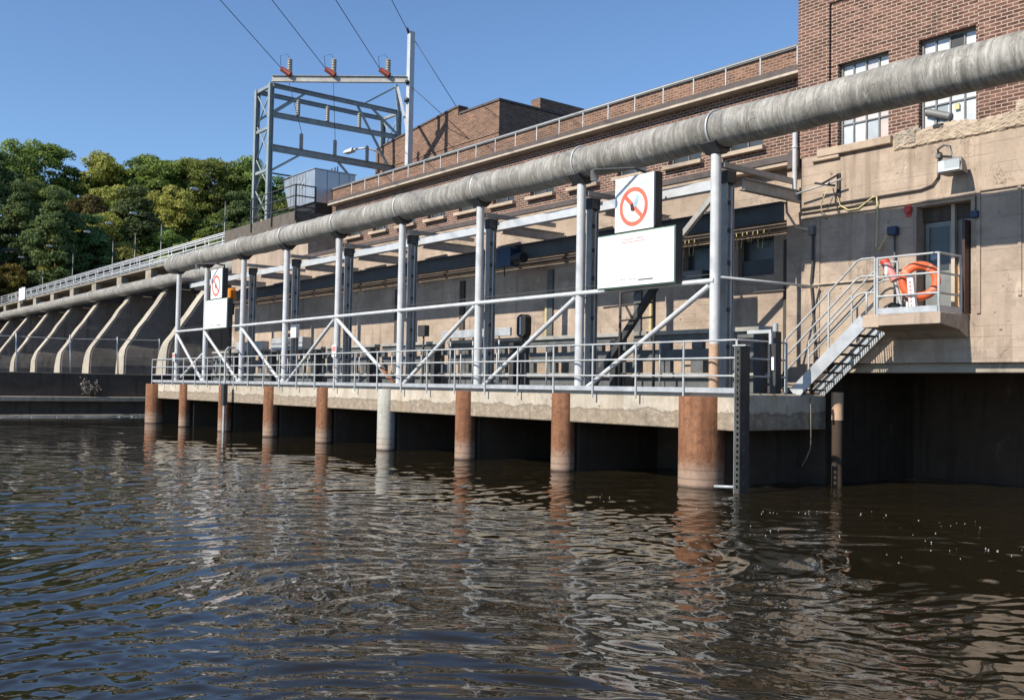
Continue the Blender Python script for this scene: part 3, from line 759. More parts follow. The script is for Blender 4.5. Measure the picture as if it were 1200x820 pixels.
for x in POSTX:
    c = MB(); c.torus((x + 0.05, PY, PZ), PR + 0.012, 0.022, (1, 0, 0), 36, 6); c.build('clamp', 'pole_galvanised', pipe)
    c = MB(); c.prism([(PY - 0.11, 7.06), (PY - 0.30, 7.26), (PY - 0.27, 7.29), (PY - 0.14, 7.17), (PY + 0.14, 7.17), (PY + 0.27, 7.29), (PY + 0.30, 7.26), (PY + 0.11, 7.06)], 0, x - 0.2, x + 0.2)
    c.build('saddle', 'dark_steel', pipe)
t = thing('dam_pipe', 'thin grey pipe running along the tops of the dam piers', 'pipe', (-80, 20.3, 7.98))
pj = MB(); pj.tube((-118, 20.0, 8.0), (-47.6, 20.0, 7.98), 0.38, 20)
pj.build('jacket', 'pipe_jacket', t)
for i in range(9):
    x = -52.3 - 7.12 * i
    MB().torus((x, 20.0, 8.0), 0.39, 0.03, (1, 0, 0), 24, 6).build('clamp', 'pole_galvanised', t)

# ------------------------------------------------------------------ steel gantry (posts, columns, beams, braces: one bolted frame)
g = thing('steel_gantry', 'white and grey steel gantry of posts, beams and diagonal braces on the platform', 'gantry', (-30, 16.6, 1.96))
for i, x in enumerate(POSTX):
    p = MB(); p.tube((x, PY, 1.97), (x, PY, 7.05), 0.112, 18)
    p.box(x - 0.2, x + 0.2, PY - 0.2, PY + 0.2, 1.955, 1.985)
    p.build('post', 'white_paint', g)
    if i < 7:
        c = MB(); c.hbeam((x - 0.02, 16.70, 1.98), (x - 0.02, 16.70, 6.48), 0.20, 0.24, 0.02, (0, 1, 0))
        c.build('column', 'column_steel', g)
        c = MB(); c.box(x - 0.14, x + 0.11, 16.55, 16.85, 6.48, 6.75); c.build('column_cap', 'dark_steel', g, 0.01)
        c = MB(); c.tube((x + 0.105, 16.69, 2.0), (x + 0.105, 16.69, 6.4), 0.024, 8)
        c.build('conduit', 'rail_paint', g)
        c = MB()
        for z in (2.9, 3.7, 4.7, 5.4, 6.0): c.box(x + 0.079, x + 0.12, 16.60, 16.66, z, z + 0.09)
        c.build('bolt_plate', 'dark_steel', g)
    s_ = MB(); s_.beam((x + 0.08, PY + 0.12, 6.84), (x + 0.08, 19.0 if i < 7 else 18.4, 6.84), 0.10, 0.12); s_.build('strut', 'column_steel', g)
    b = MB(); b.hbeam((x + 0.15, 16.99, 6.49), (x + 0.15, 19.3 if i < 7 else 19.0, 6.49), 0.16, 0.26, 0.018); b.build('cross_beam', 'column_steel', g)
for i in range(7):      # spans of the outer beam, butted against the column caps
    x1 = POSTX[i] - 0.16; x0 = (POSTX[i + 1] + 0.13) if i + 1 < 7 else -45.9
    MB().box(x0, x1, 16.80, 16.84, 6.44, 6.665).build('outer_beam', 'bright_galvanised', g, 0.006)
    MB().box(x0, x1, 16.841, 16.93, 6.647, 6.663).build('beam_flange', 'galvanised_steel', g)
MB().hbeam((-46.2, 18.55, 6.10), (-13.55, 18.55, 6.10), 0.22, 0.44, 0.025).build('crane_beam', 'slate_steel', g)
for i in range(8):
    x = (POSTX[i] + POSTX[i + 1]) / 2
    MB().beam((x, 18.55, 6.32), (x, 19.38, 6.55), 0.14, 0.14).build('hanger', 'slate_steel', g)
MB().tube((-46.0, 16.22, 4.34), (-13.6, 16.22, 4.34), 0.055, 12).build('tie_rail', 'white_paint', g)
MB().tube((-46.0, 16.3, 4.49), (-13.6, 16.3, 4.49), 0.014, 6).build('guard_wire', 'dark_steel', g)
BR = [((-13.75, 4.24), (-17.62, 2.02)), ((-18.0, 4.24), (-21.85, 2.02)), ((-22.2, 4.26), (-26.0, 2.02)), ((-30.22, 4.24), (-26.42, 2.02)), ((-30.42, 4.24), (-34.2, 2.02)),
      ((-38.25, 4.18), (-34.62, 2.02)), ((-42.3, 4.18), (-38.6, 2.02)), ((-45.8, 4.2), (-42.6, 2.02)), ((-42.5, 3.25), (-45.3, 2.2))]
for (a, z1), (b, z0) in BR:
    MB().tube((a, 16.24, z1), (b, 16.3, z0), 0.062, 10).build('brace', 'white_paint', g)
MB().tube((-27.32, 16.29, 2.55), (-26.44, 16.302, 2.03), 0.0655, 10).build('rusted_end', 'rusted_pile', g)
MB().tube((POSTX[0], PY, 1.987), (POSTX[0], PY, 3.0), 0.1145, 18).build('stained_base', 'striped_pipe', g)
MB().beam((-14.0, 16.85, 6.45), (-15.3, 16.85, 5.35), 0.10, 0.12).build('knee_brace', 'column_steel', g)
MB().beam((-16.3, 17.3, 4.5), (-18.55, 17.3, 2.0), 0.13, 0.16).build('knee_brace', 'dark_steel', g)
MB().tube((-13.55, 16.35, 4.42), (-12.9, 18.9, 4.36), 0.028, 8).build('end_tie', 'rail_paint', g)

# ------------------------------------------------------------------ platform
pl = thing('concrete_platform', 'pale concrete intake platform on piles above the dark water', 'platform', (-30, 15.75, 0))
sl = MB(); sl.wall(-47.45, -12.63, 1.2, 1.96, 15.80, 18.86)
sl.build('deck_slab', 'slab_concrete', pl, 0.03)
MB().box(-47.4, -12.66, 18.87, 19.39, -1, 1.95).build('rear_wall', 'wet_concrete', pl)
PILES = [(-13.6, 0.475), (-17.93, 0.29), (-21.98, 0.285), (-26.15, 0.28), (-30.2, 0.275), (-34.45, 0.275), (-38.8, 0.275), (-43.3, 0.25), (-47.3, 0.43)]
for x, r in PILES:
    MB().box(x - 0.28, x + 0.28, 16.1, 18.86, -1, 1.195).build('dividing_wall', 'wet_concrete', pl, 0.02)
PN = ['big brown rusted steel pile, nearest and widest at the right corner of the platform', 'slim rusted pile, second from the right under the platform edge', 'slim orange rusted pile, third from the right under the platform edge',
      'pale grey pile among the rusty ones under the platform edge', 'slim rusted pile just left of the pale grey one', 'rusted pile, second to the left of the pale grey one',
      'rusted pile beside the gauge pole under the platform', 'rusted pile, second from the left end of the platform', 'wide rusted pile at the far left corner of the platform']
for i, (x, r) in enumerate(PILES):
    yc = 15.55 + r if r < 0.3 else 15.38 + r
    o = thing('steel_pile', PN[i], 'pile', (x, yc, 0), 'piles along the platform edge')
    p = MB(); p.lathe((x, yc, 0), [(r, -1.0), (r, 1.2), (r * 1.0, 1.86), (r * 0.97, 1.885)], 28)
    p.build('shaft', 'pale_pile' if i == 3 else 'rusted_pile', o)
    MB().torus((x, yc, 0.16), r + 0.004, 0.012, (0, 0, 1.0001), 28, 6).build('weld_band', 'pale_pile' if i == 3 else 'rusted_pile', o) if False else None

MB().box(-47.3, -12.75, 15.95, 18.8, 1.962, 1.974).build('deck_bounce_blocker', 'dark_steel', pl)  # unseen dark sheet added to cut light bounced off the slab
# guard railing of the platform
gr = thing('guard_railing', 'silver pipe guard railing along the front edge of the concrete platform', 'railing', (-30, 15.66, 1.96))
for z in (2.31, 2.67, 3.03):
    MB().tube((-47.4, 15.66, z), (-12.55, 15.66, z), 0.021, 10).build('rail', 'rail_paint', gr)
x = -12.55; npost = 26
for i in range(npost):
    xx = -12.55 - (47.4 - 12.55) * i / (npost - 1)
    MB().tube((xx, 15.668, 1.80), (xx, 15.668, 3.03), 0.024, 10).build('post', 'rail_paint', gr)
MB().box(-47.4, -12.55, 15.69, 15.70, 1.965, 2.07).build('toe_plate', 'galvanised_steel', gr)
for z in (2.31, 2.67, 3.03):
    MB().tube((-12.55, 15.68, z), (-12.55, 17.3, z), 0.021, 10).build('end_rail', 'rail_paint', gr)
    MB().tube((-47.4, 15.68, z), (-47.4, 18.6, z), 0.021, 10).build('end_rail', 'rail_paint', gr)
MB().tube((-12.55, 17.3, 1.95), (-12.55, 17.3, 3.03), 0.024, 10).build('post', 'rail_paint', gr)
MB().tube((-47.4, 18.6, 1.95), (-47.4, 18.6, 3.03), 0.024, 10).build('post', 'rail_paint', gr)

# ------------------------------------------------------------------ intake gates on the platform (one per bay)
def gate(x0, x1, lab):
    t = thing('intake_gate', lab, 'gate', ((x0 + x1) / 2, 17.95, 1.96), 'steel intake gates behind the guard railing')
    MB().box(x0, x1, 17.88, 18.12, 3.36, 3.46).build('top_beam', 'gate_beam', t, 0.01)
    MB().box(x0, x1, 17.96, 18.10, 3.22, 3.36).build('header', 'gate_steel', t)
    MB().box(x0, x1, 17.95, 18.10, 2.72, 3.0).build('middle_beam', 'gate_steel', t, 0.01)
    MB().box(x0, x1, 17.86, 18.10, 2.31, 2.42).build('lower_beam', 'gate_beam', t, 0.01)
    MB().box(x0, x1, 17.98, 18.08, 1.97, 2.31).build('sill_plate', 'gate_steel', t)
    n = 4; w_ = (x1 - x0) / n
    for i in range(n + 1):
        xc = x0 + w_ * i
        MB().box(xc - 0.19, xc + 0.19, 17.965, 18.095, 2.425, 2.715).build('stile', 'gate_steel', t)
        MB().box(xc - 0.16, xc + 0.16, 17.965, 18.095, 3.005, 3.215).build('stile', 'gate_steel', t)
    for i in (1, 3):
        xc = x0 + w_ * i
        MB().tube((xc, 17.8, 1.97), (xc, 17.8, 3.2), 0.02, 8).build('stem', 'rail_paint', t)
    MB().box(x1 - 0.22, x1 - 0.02, 17.7, 17.94, 1.97, 3.30).build('guide', 'dark_steel', t, 0.01)
GL = ['dark steel intake gate in the bay right of the big notice board', 'dark steel intake gate in the bay behind the big notice board', 'steel intake gate in the bay below the black bumper', 'steel intake gate in the bay below the long grey panel',
      'steel intake gate in the fifth bay from the right', 'steel intake gate in the sixth bay from the right', 'steel intake gate in the bay right of the amber beacon', 'steel intake gate at the far left end of the row']
for i in range(8):
    gate(POSTX[i + 1] + 0.25, POSTX[i] - 0.15 if i else -13.5, GL[i])

t = thing('rubber_bumper', 'tall black rounded bumper with a white edge strip above the intake gates', 'bumper', (-21.95, 17.8, 3.4))
b = MB(); pts = []
for i in range(13): a = math.pi * i / 12; pts.append((-21.95 + 0.2 * math.cos(a), 3.98 + 0.14 * math.sin(a)))
for i in range(13): a = math.pi + math.pi * i / 12; pts.append((-21.95 + 0.2 * math.cos(a), 3.58 + 0.14 * math.sin(a)))
b.prism(pts, 1, 17.7, 17.95); b.build('pad', 'rubber_black', t, 0.03)
MB().box(-21.99, -21.93, 17.685, 17.70, 3.52, 4.04).build('edge_strip', 'sign_white', t)
MB().box(-22.05, -21.85, 17.83, 17.95, 1.97, 3.47).build('stand', 'dark_steel', t)
t = thing('barrier_panel', 'long pale grey panel on legs left of the black bumper', 'barrier', (-24, 17.6, 2))
MB().box(-25.8, -22.25, 17.55, 17.62, 3.5, 3.74).build('panel', 'galvanised_steel', t, 0.01)
for x in (-25.4, -24.2, -22.9): MB().tube((x, 17.66, 1.97), (x, 17.66, 3.75), 0.025, 8).build('leg', 'rail_paint', t)
t = thing('barrier_panel', 'pale blue-grey equipment cabinet on legs in the bay right of the amber beacon', 'cabinet', (-36, 17.5, 2))
MB().box(-38.0, -35.2, 17.4, 17.8, 3.35, 3.85).build('cabinet', 'galvanised_steel', t, 0.02)
MB().box(-36.6, -35.6, 17.38, 17.4, 3.4, 3.8).build('cabinet_door', 'slate_steel', t)
for x in (-37.8, -35.4): MB().tube((x, 17.6, 1.97), (x, 17.6, 3.35), 0.03, 8).build('leg', 'rail_paint', t)
t = thing('equipment_cabinet', 'long pale cabinet on legs left of the amber beacon', 'cabinet', (-41, 17.7, 2))
MB().box(-42.2, -39.4, 17.6, 17.95, 3.4, 3.8).build('box', 'galvanised_steel', t, 0.02)
for x in (-42, -39.6): MB().tube((x, 17.8, 1.97), (x, 17.8, 3.4), 0.03, 8).build('leg', 'rail_paint', t)
t = thing('junction_box', 'small grey junction box on a stand behind the middle brace', 'junction box', (-26.9, 17.7, 2))
MB().box(-27.15, -26.75, 17.55, 17.75, 3.62, 3.98).build('box', 'dark_steel', t, 0.015)
MB().tube((-26.95, 17.66, 1.97), (-26.95, 17.66, 3.62), 0.03, 8).build('stand', 'dark_steel', t)
t = thing('switch_box', 'white switch box fixed to a steel column right of the amber beacon', 'switch box', (-34.0, 16.5, 4))
MB().box(-34.2, -33.75, 16.42, 16.57, 3.72, 4.22).build('box', 'sign_white', t, 0.015)
MB().box(-34.0, -33.9, 16.57, 16.61, 3.8, 4.1).build('bracket', 'dark_steel', t)
# hoist trolley
t = thing('hoist_trolley', 'dark blue hoist trolley hanging from the crane beam', 'hoist', (-23.4, 18.2, 5.9))
MB().box(-24.0, -22.95, 18.05, 18.40, 5.62, 6.2).build('motor_box', 'hoist_blue', t, 0.03)
MB().tube((-22.95, 18.22, 5.85), (-22.5, 18.22, 5.85), 0.16, 16).build('drum', 'black_paint', t)
MB().box(-23.9, -23.1, 18.40, 18.43, 5.9, 6.28).build('carriage', 'dark_steel', t)
MB().tube((-23.4, 18.2, 5.62), (-23.4, 18.2, 5.35), 0.02, 8).build('chain', 'dark_steel', t)
# trestle below the notice board
t = thing('ladder_trestle', 'dark trestle of two posts and rungs standing below the notice board', 'trestle', (-16.8, 17.2, 1.96))
for x in (-17.4, -16.25): MB().tube((x, 17.2, 1.97), (x, 17.2, 4.9), 0.035, 8).build('post', 'dark_steel', t)
for z in (3.7, 4.05, 4.4): MB().tube((-18.0 if z == 4.05 else -17.4, 17.2, z), (-16.25, 17.2, z + 0.05), 0.022, 8).build('rung', 'dark_steel', t)
MB().tube((-17.2, 17.2, 4.05), (-16.95, 17.2, 3.7), 0.03, 8).build('strut', 'dark_steel', t)
t = thing('cable_coil', 'loop of dark cable hanging under the notice board', 'cable', (-16.9, 17.1, 4.4))
MB().torus((-16.95, 17.12, 4.42), 0.17, 0.012, (0, 1, 0.1), 28, 6).build('loop', 'cable_dark', t)
MB().torus((-16.7, 17.10, 4.45), 0.10, 0.012, (0, 1, 0.1), 28, 6).build('loop', 'cable_dark', t)

# beacon pole, gauge pole
t = thing('beacon_pole', 'amber warning beacon on a dark pole right of the far signs', 'beacon', (-41.1, 16.9, 1.96))
MB().tube((-41.1, 16.9, 1.96), (-41.1, 16.9, 5.62), 0.07, 10).build('pole', 'dark_steel', t)
MB().lathe((-41.1, 16.9, 5.6), [(0.22, 0), (0.22, 0.12), (0.2, 0.14), (0.2, 0.42), (0.12, 0.5)], 16).build('lens', 'amber_lens', t)
MB().box(-41.3, -40.95, 16.7, 17.0, 4.95, 5.45).build('control_box', 'dark_steel', t, 0.02)
t = thing('gauge_pole', 'slim vertical gauge pole fixed to the platform edge and dipping into the water', 'gauge pole', (-38.0, 15.3, 0))
MB().tube((-38.0, 15.45, -0.8), (-38.0, 15.45, 1.1), 0.05, 10).build('lower_pole', 'rail_paint', t)
MB().box(-38.12, -37.88, 15.36, 15.54, 1.1, 1.95).build('sleeve', 'dark_steel', t, 0.01)
MB().tube((-38.0, 15.45, 1.95), (-38.0, 15.45, 3.25), 0.04, 10).build('upper_pole', 'rail_paint', t)
MB().path([(-38.0, 15.45, 3.25), (-38.1, 15.6, 3.4), (-38.4, 16.0, 3.42)], 0.04, 8).build('hook', 'rail_paint', t)
for i, x in enumerate((-45.95, -30.25)):
    t = thing('post_notice', ['small red and white notice fixed to the far left gantry post', 'small red and white notice fixed to a middle gantry post'][i], 'notice', (x, 16.15, 3.2), 'small notices on the gantry posts')
    MB().box(x - 0.16, x + 0.16, 16.16, 16.18, 2.95, 3.35).build('plate', 'sign_white', t)
    MB().box(x - 0.13, x + 0.13, 16.155, 16.159, 3.14, 3.30).build('red_mark', 'faint_red_ink', t)

# ------------------------------------------------------------------ signs
def words(mb, x0, x1, z, h, y, seed, dens=0.8, wl=(0.04, 0.13)):
    rs = random.Random(seed); x = x0
    while x < x1:
        L = rs.uniform(*wl)
        if rs.random() < dens:
            xx = x
            while xx < min(x + L, x1):
                a = rs.uniform(0.010, 0.02); hh = h * rs.choice((0.6, 0.75, 1.0)); mb.box(xx, min(xx + a, x1), y, y + 0.002, z, z + hh); xx += a + 0.006
        x += L + 0.025
    return mb
def prohibition(x0, x1, z0, z1, y, lab, far=False):
    t = thing('warning_sign', lab, 'sign', ((x0 + x1) / 2, y, z0), 'warning signs on the gantry')
    MB().box(x0, x1, y, y + 0.03, z0, z1).build('panel', 'sign_white', t, 0.004)
    MB().box(x0 + 0.05, x1 + 0.02, y + 0.032, y + 0.26, z0 + 0.03, z1 + 0.02).build('casing', 'dark_steel', t, 0.005)
    cx, cz = (x0 + x1) / 2 - 0.01, z0 + (z1 - z0) * 0.435
    ro, ri = 0.445 * (x1 - x0) / 1.21, 0.345 * (x1 - x0) / 1.21
    ring = MB(); n = 48; yy = y - 0.004
    for i in range(n):
        a, b = 2 * math.pi * i / n, 2 * math.pi * (i + 1) / n
        ring.hexa([(cx + ri * math.cos(a), yy, cz + ri * math.sin(a)), (cx + ro * math.cos(a), yy, cz + ro * math.sin(a)), (cx + ro * math.cos(a), y - 0.001, cz + ro * math.sin(a)), (cx + ri * math.cos(a), y - 0.001, cz + ri * math.sin(a)),
                   (cx + ri * math.cos(b), yy, cz + ri * math.sin(b)), (cx + ro * math.cos(b), yy, cz + ro * math.sin(b)), (cx + ro * math.cos(b), y - 0.001, cz + ro * math.sin(b)), (cx + ri * math.cos(b), y - 0.001, cz + ri * math.sin(b))])
    ring.build('ring', 'sign_red', t)
    q = ri * math.cos(R(43)); bar = MB()
    bar.beam((cx - q * 1.03, y - 0.003, cz + q * 0.98), (cx + q * 1.03, y - 0.003, cz - q * 0.98), 0.003, 0.10, (0, 0, 1)); bar.build('slash', 'sign_red', t)
    k_ = (x1 - x0) / 1.21
    fg = MB(); fg.prism([(cx + 0.10 * k_, cz + 0.27 * k_), (cx + 0.17 * k_, cz + 0.22 * k_), (cx + 0.13 * k_, cz + 0.08 * k_), (cx + 0.04 * k_, cz - 0.02 * k_), (cx - 0.04 * k_, cz + 0.02 * k_), (cx + 0.05 * k_, cz + 0.14 * k_)], 1, y - 0.0075, y - 0.0045); fg.build('figure', 'pale_blue_ink', t)
    fg = MB(); fg.prism([(cx - 0.10 * k_, cz + 0.06 * k_), (cx - 0.02 * k_, cz + 0.07 * k_), (cx + 0.04 * k_, cz - 0.06 * k_), (cx + 0.01 * k_, cz - 0.11 * k_), (cx - 0.08 * k_, cz - 0.08 * k_)], 1, y - 0.0105, y - 0.008); fg.build('figure', 'door_brown', t)
    fg = MB(); fg.disc((cx + 0.06 * k_, y - 0.0035, cz - 0.24 * k_), 0.03 * k_, 0.035 * k_, 12, 0.003); fg.build('small_mark', 'faint_grey_ink', t)
    ztop = z1 - 0.09 * k_
    a = MB(); words(a, x0 + 0.06, cx - 0.22, ztop - 0.10, 0.06, y - 0.002, 5); a.build('text', 'faint_grey_ink', t)
    a = MB(); a.prism([(cx - 0.18 * k_, ztop - 0.16), (cx - 0.12 * k_, ztop - 0.18), (cx - 0.10 * k_, ztop - 0.04), (cx - 0.15 * k_, ztop)], 1, y - 0.003, y - 0.0005); a.build('emblem', 'faint_yellow_ink', t)
    a = MB(); a.disc((cx - 0.15 * k_, y - 0.003, ztop - 0.21), 0.025, 0.03, 10, 0.0025); a.build('emblem_dot', 'mid_grey_ink', t)
    a = MB(); a.prism([(cx + 0.13 * k_, ztop - 0.16), (cx + 0.42 * k_, ztop - 0.15), (cx + 0.43 * k_, ztop - 0.03), (cx + 0.13 * k_, ztop - 0.09)], 1, y - 0.003, y - 0.0005); a.build('emblem', 'faint_green_ink', t)
    return t
def notice(x0, x1, z0, z1, y, lab):
    t = thing('notice_board', lab, 'sign', ((x0 + x1) / 2, y, z0), 'notice boards on the gantry')
    MB().box(x0, x1, y, y + 0.03, z0, z1).build('panel', 'sign_white', t, 0.004)
    MB().box(x0 - 0.03, x1 + 0.012, y + 0.031, y + 0.06, z0 - 0.03, z1 + 0.03).build('frame', 'sign_green_edge', t, 0.004)
    MB().box(x0, x1 + 0.01, y + 0.061, y + 0.27, z0 - 0.01, z1 + 0.01).build('casing', 'dark_steel', t, 0.005)
    W, H = x1 - x0, z1 - z0
    a = MB()
    words(a, x0 + 0.33 * W, x0 + 0.63 * W, z1 - 0.13 * H, 0.045, y - 0.002, 1, 0.9); a.box(x0 + 0.335 * W, x0 + 0.635 * W, y - 0.002, y - 0.0005, z1 - 0.178 * H, z1 - 0.16 * H)
    a.build('red_heading', 'faint_red_ink', t)
    for i in range(9):
        a = MB(); words(a, x0 + (0.10 + 0.02 * (i % 3)) * W, x0 + (0.88 - 0.04 * (i % 4)) * W, z1 - (0.27 + 0.062 * i) * H, 0.03, y - 0.002, 40 + i, 0.55); a.build('text_line', 'faint_grey_ink', t)
    a = MB(); words(a, x0 + 0.25 * W, x0 + 0.55 * W, z0 + 0.115 * H, 0.04, y - 0.002, 77, 0.75); a.build('footer_text', 'mid_grey_ink', t)
    a = MB(); a.box(x0 + 0.555 * W, x0 + 0.745 * W, y - 0.002, y - 0.0005, z0 + 0.085 * H, z0 + 0.11 * H); a.build('footer_line', 'sign_ink', t)
prohibition(-16.32, -15.1, 5.62, 6.87, 15.92, 'white sign with a red prohibition ring above the near notice board')
notice(-16.88, -14.48, 4.36, 5.57, 15.92, 'wide white notice board with red heading on the gantry near the right end')
prohibition(-40.97, -39.76, 5.55, 6.80, 15.92, 'small-looking white prohibition sign at the far left end of the gantry')
notice(-41.53, -39.18, 4.29, 5.50, 15.92, 'white notice board under the far left prohibition sign')
for x, lab in ((-16.0, 'small sign lamp on a bracket arm above the near prohibition sign'), (-40.5, 'small sign lamp on a bracket arm above the far left prohibition sign')):
    t = thing('sign_lamp', lab, 'lamp', (x, 16, 7), 'lamps above the gantry signs')
    MB().path([(x + 0.45, 16.1, 6.95), (x + 0.42, 15.8, 7.0), (x - 0.3, 15.25, 7.0), (x - 0.36, 15.2, 6.96)], 0.032, 8).build('arm', 'dark_steel', t)
    MB().tube((x + 0.42, 16.14, 7.0), (x + 0.42, 16.14, 6.1), 0.03, 8).build('bracket', 'dark_steel', t)
    MB().tube((x - 0.34, 15.2, 6.98), (x - 0.36, 15.3, 6.80), 0.05, 10, 0.10).build('shade', 'lamp_grey', t)

# ------------------------------------------------------------------ right-hand brick building
bb = thing('brick_building', 'tall red brick building on a tan concrete base at the right', 'building', (-8, 19, 0))
cw = MB(); cw.wall(-13.4, 0.0, 2.65, 7.36, 19.0, 19.9, [(-10.62, -9.48, 3.60, 5.86)])
cw.build('concrete_wall', 'tan_concrete', bb)
W1, W2 = (-12.5, -11.28, 7.46, 9.33), (-10.6, -9.40, 7.44, 9.35)
W3 = (-6.6, -5.4, 7.44, 9.35)
bw = MB(); bw.wall(-12.68, -9.36, 7.36, 10.75, 19.05, 19.45, [W1, W2]); bw.build('brick_wall', 'red_brick', bb)
bw = MB(); bw.box(-13.52, -12.70, 19.0, 19.9, 7.36, 13.8); bw.box(-9.34, -7.6, 19.0, 19.9, 7.36, 13.8); bw.wall(-7.6, 0, 7.36, 13.8, 19.04, 19.9, [W3]); bw.build('brick_pilaster', 'red_brick', bb)
bw = MB(); bw.box(-12.70, -9.34, 19.0, 19.9, 10.75, 13.8); bw.build('brick_spandrel', 'red_brick', bb)
MB().box(-12.70, -9.34, 19.45, 19.6, 7.36, 10.75).build('backing_wall', 'dark_concrete', bb)
for wi, (a, b, c, d) in enumerate((W1, W2, W3)):
    fr = MB(); e = 0.045
    fr.box(a, a + e, 19.18, 19.24, c, d); fr.box(b - e, b, 19.18, 19.24, c, d); fr.box(a + e, b - e, 19.18, 19.24, c, c + e); fr.box(a + e, b - e, 19.18, 19.24, d - e, d)
    wf = fr.build('window', 'aluminium_frame', bb)
    gl = MB()
    for i in range(4):
        x0 = a + (b - a) * i / 4; x1 = a + (b - a) * (i + 1) / 4
        gl.box(x0 + 0.02, x1 - 0.02, 19.225, 19.235, c + e + 0.003, d - e - 0.003)
    gl.build('pane', 'window_glass', wf)
    mu = MB()
    for i in range(1, 4):
        x0 = a + (b - a) * i / 4; mu.box(x0 - 0.016, x0 + 0.016, 19.19, 19.22, c + e, d - e)
    for q in (0.27, 0.55, 0.8):
        z = c + (d - c) * q; mu.box(a + e, b - e, 19.192, 19.218, z - 0.014, z + 0.014)
    mu.build('glazing_bar', 'aluminium_frame', wf)
    if wi == 1:
        MB().tube((a + 0.12, 19.19, c + 0.40), (a + 0.62, 19.17, c + 0.20), 0.085, 14).build('duct', 'lamp_grey', wf)
        MB().box(a + 0.70, a + 0.80, 19.17, 19.20, c + 0.33, c + 0.45).build('yellow_box', 'cable_yellow', wf)
        MB().box(a + 0.36, a + 0.56, 18.95, 19.12, c - 0.03, c + 0.05).build('bracket', 'black_paint', wf)
        MB().box(a + 0.62, a + 0.92, 19.205, 19.221, d - 0.42, d - 0.06).build('blind_panel', 'dark_steel', wf)
MB().box(-12.95, -11.15, 18.9, 19.3, 7.28, 7.455).build('sill', 'sill_stone', bb, 0.02)
MB().box(-13.1, -12.4, 18.92, 19.3, 7.20, 7.275).build('sill', 'sill_stone', bb, 0.02)
# spalled band where the brick meets the concrete
def rough_slab(x0, x1, z0, z1, yf, amp, seed, nx=60, nz=14):
    rs = np.random.RandomState(seed); mb = MB(); G = rs.rand(nx + 8, nz + 8)
    def h(i, j): return (G[i, j] + G[i + 1, j] + G[i, j + 1] + G[i + 2, j + 2]) / 4
    def pt(i, j):
        zt = z1 + 0.035 * math.sin(i * 0.23 + seed) + 0.05 * (G[i, 5] - 0.5)
        fall = min(1, j / 3, (nz - j) / 3, i / 3, (nx - i) / 3)
        return (x0 + (x1 - x0) * i / nx + (G[i, j] - 0.5) * 0.03, yf - fall * amp * (0.3 + h(i, j)) + (1 - fall) * 0.06, z0 + (zt - z0) * j / nz + (G[i + 3, j] - .5) * 0.02)
    for i in range(nx):
        for j in range(nz): mb.face([pt(i, j), pt(i + 1, j), pt(i + 1, j + 1), pt(i, j + 1)])
    return mb
rough_slab(-11.2, -7.0, 7.05, 7.5, 19.0, 0.05, 2, 90, 14).build('spalled_band', 'spalled_concrete', bb)
rough_slab(-11.15, -10.55, 7.12, 7.52, 18.99, 0.05, 5, 20, 14).build('repair_patch', 'grey_concrete', bb)
rough_slab(-8.7, -6.0, 7.36, 7.72, 19.0, 0.045, 9, 60, 12).build('spalled_band', 'spalled_concrete', bb)
rough_slab(-10.92, -10.80, 6.32, 7.1, 19.0, 0.012, 31, 6, 26).build('white_streak', 'pale_streak', bb)
MB().box(-13.4, -9.36, 18.955, 19.0, 5.93, 6.02).build('string_course', 'tan_concrete', bb, 0.015)
MB().box(-9.28, 0, 18.955, 19.0, 5.99, 6.07).build('string_course', 'tan_concrete', bb, 0.015)
MB().box(-9.36, -9.28, 18.965, 19.0, 3.6, 6.08).build('pilaster_edge', 'tan_concrete', bb, 0.01)
MB().box(-8.57, -8.50, 18.97, 19.0, 3.9, 6.0).build('pilaster_edge', 'tan_concrete', bb, 0.01)
MB().box(-13.0, -12.9, 18.97, 19.0, 2.66, 5.93).build('pilaster_edge', 'tan_concrete', bb, 0.01)
# undercroft
MB().box(-12.6, 0.0, 19.15, 19.85, 2.45, 2.648).build('lintel', 'grey_concrete', bb, 0.02)
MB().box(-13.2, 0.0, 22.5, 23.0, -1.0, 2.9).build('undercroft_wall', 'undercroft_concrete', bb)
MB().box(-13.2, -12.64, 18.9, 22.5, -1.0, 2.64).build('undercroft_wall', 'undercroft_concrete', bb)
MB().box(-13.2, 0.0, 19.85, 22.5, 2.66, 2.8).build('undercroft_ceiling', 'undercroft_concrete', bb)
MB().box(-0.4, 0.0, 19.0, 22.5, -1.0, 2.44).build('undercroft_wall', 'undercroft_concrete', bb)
# doorway
dr = MB(); dr.box(-10.58, -9.98, 19.30, 19.34, 3.62, 5.55).build('door', 'door_grey', bb)
MB().box(-10.50, -10.08, 19.29, 19.298, 4.55, 5.45).build('door_glass', 'dark_glass', dr if False else bb)
MB().box(-10.62, -9.48, 19.26, 19.36, 5.56, 5.86).build('door_transom', 'dark_concrete', bb)
MB().box(-9.975, -9.90, 19.18, 19.36, 3.62, 5.86).build('door_jamb', 'pale_flashing', bb)
dd = MB().box(-9.895, -9.50, 19.30, 19.36, 4.62, 5.555).build('side_panel', 'door_grey', bb)
MB().box(-9.895, -9.50, 19.29, 19.36, 3.62, 4.615).build('side_panel', 'door_tan', bb)
MB().box(-9.895, -9.48, 19.36, 19.40, 5.56, 5.86).build('side_panel', 'door_grey', bb)
od = MB(); od.hexa([(-9.56, 18.80, 3.62), (-9.50, 18.80, 3.62), (-9.50, 19.28, 3.62), (-9.56, 19.28, 3.62), (-9.56, 18.80, 5.45), (-9.50, 18.80, 5.45), (-9.50, 19.28, 5.45), (-9.56, 19.28, 5.45)])
odo = od.build('open_door', 'door_brown', bb, 0.008)
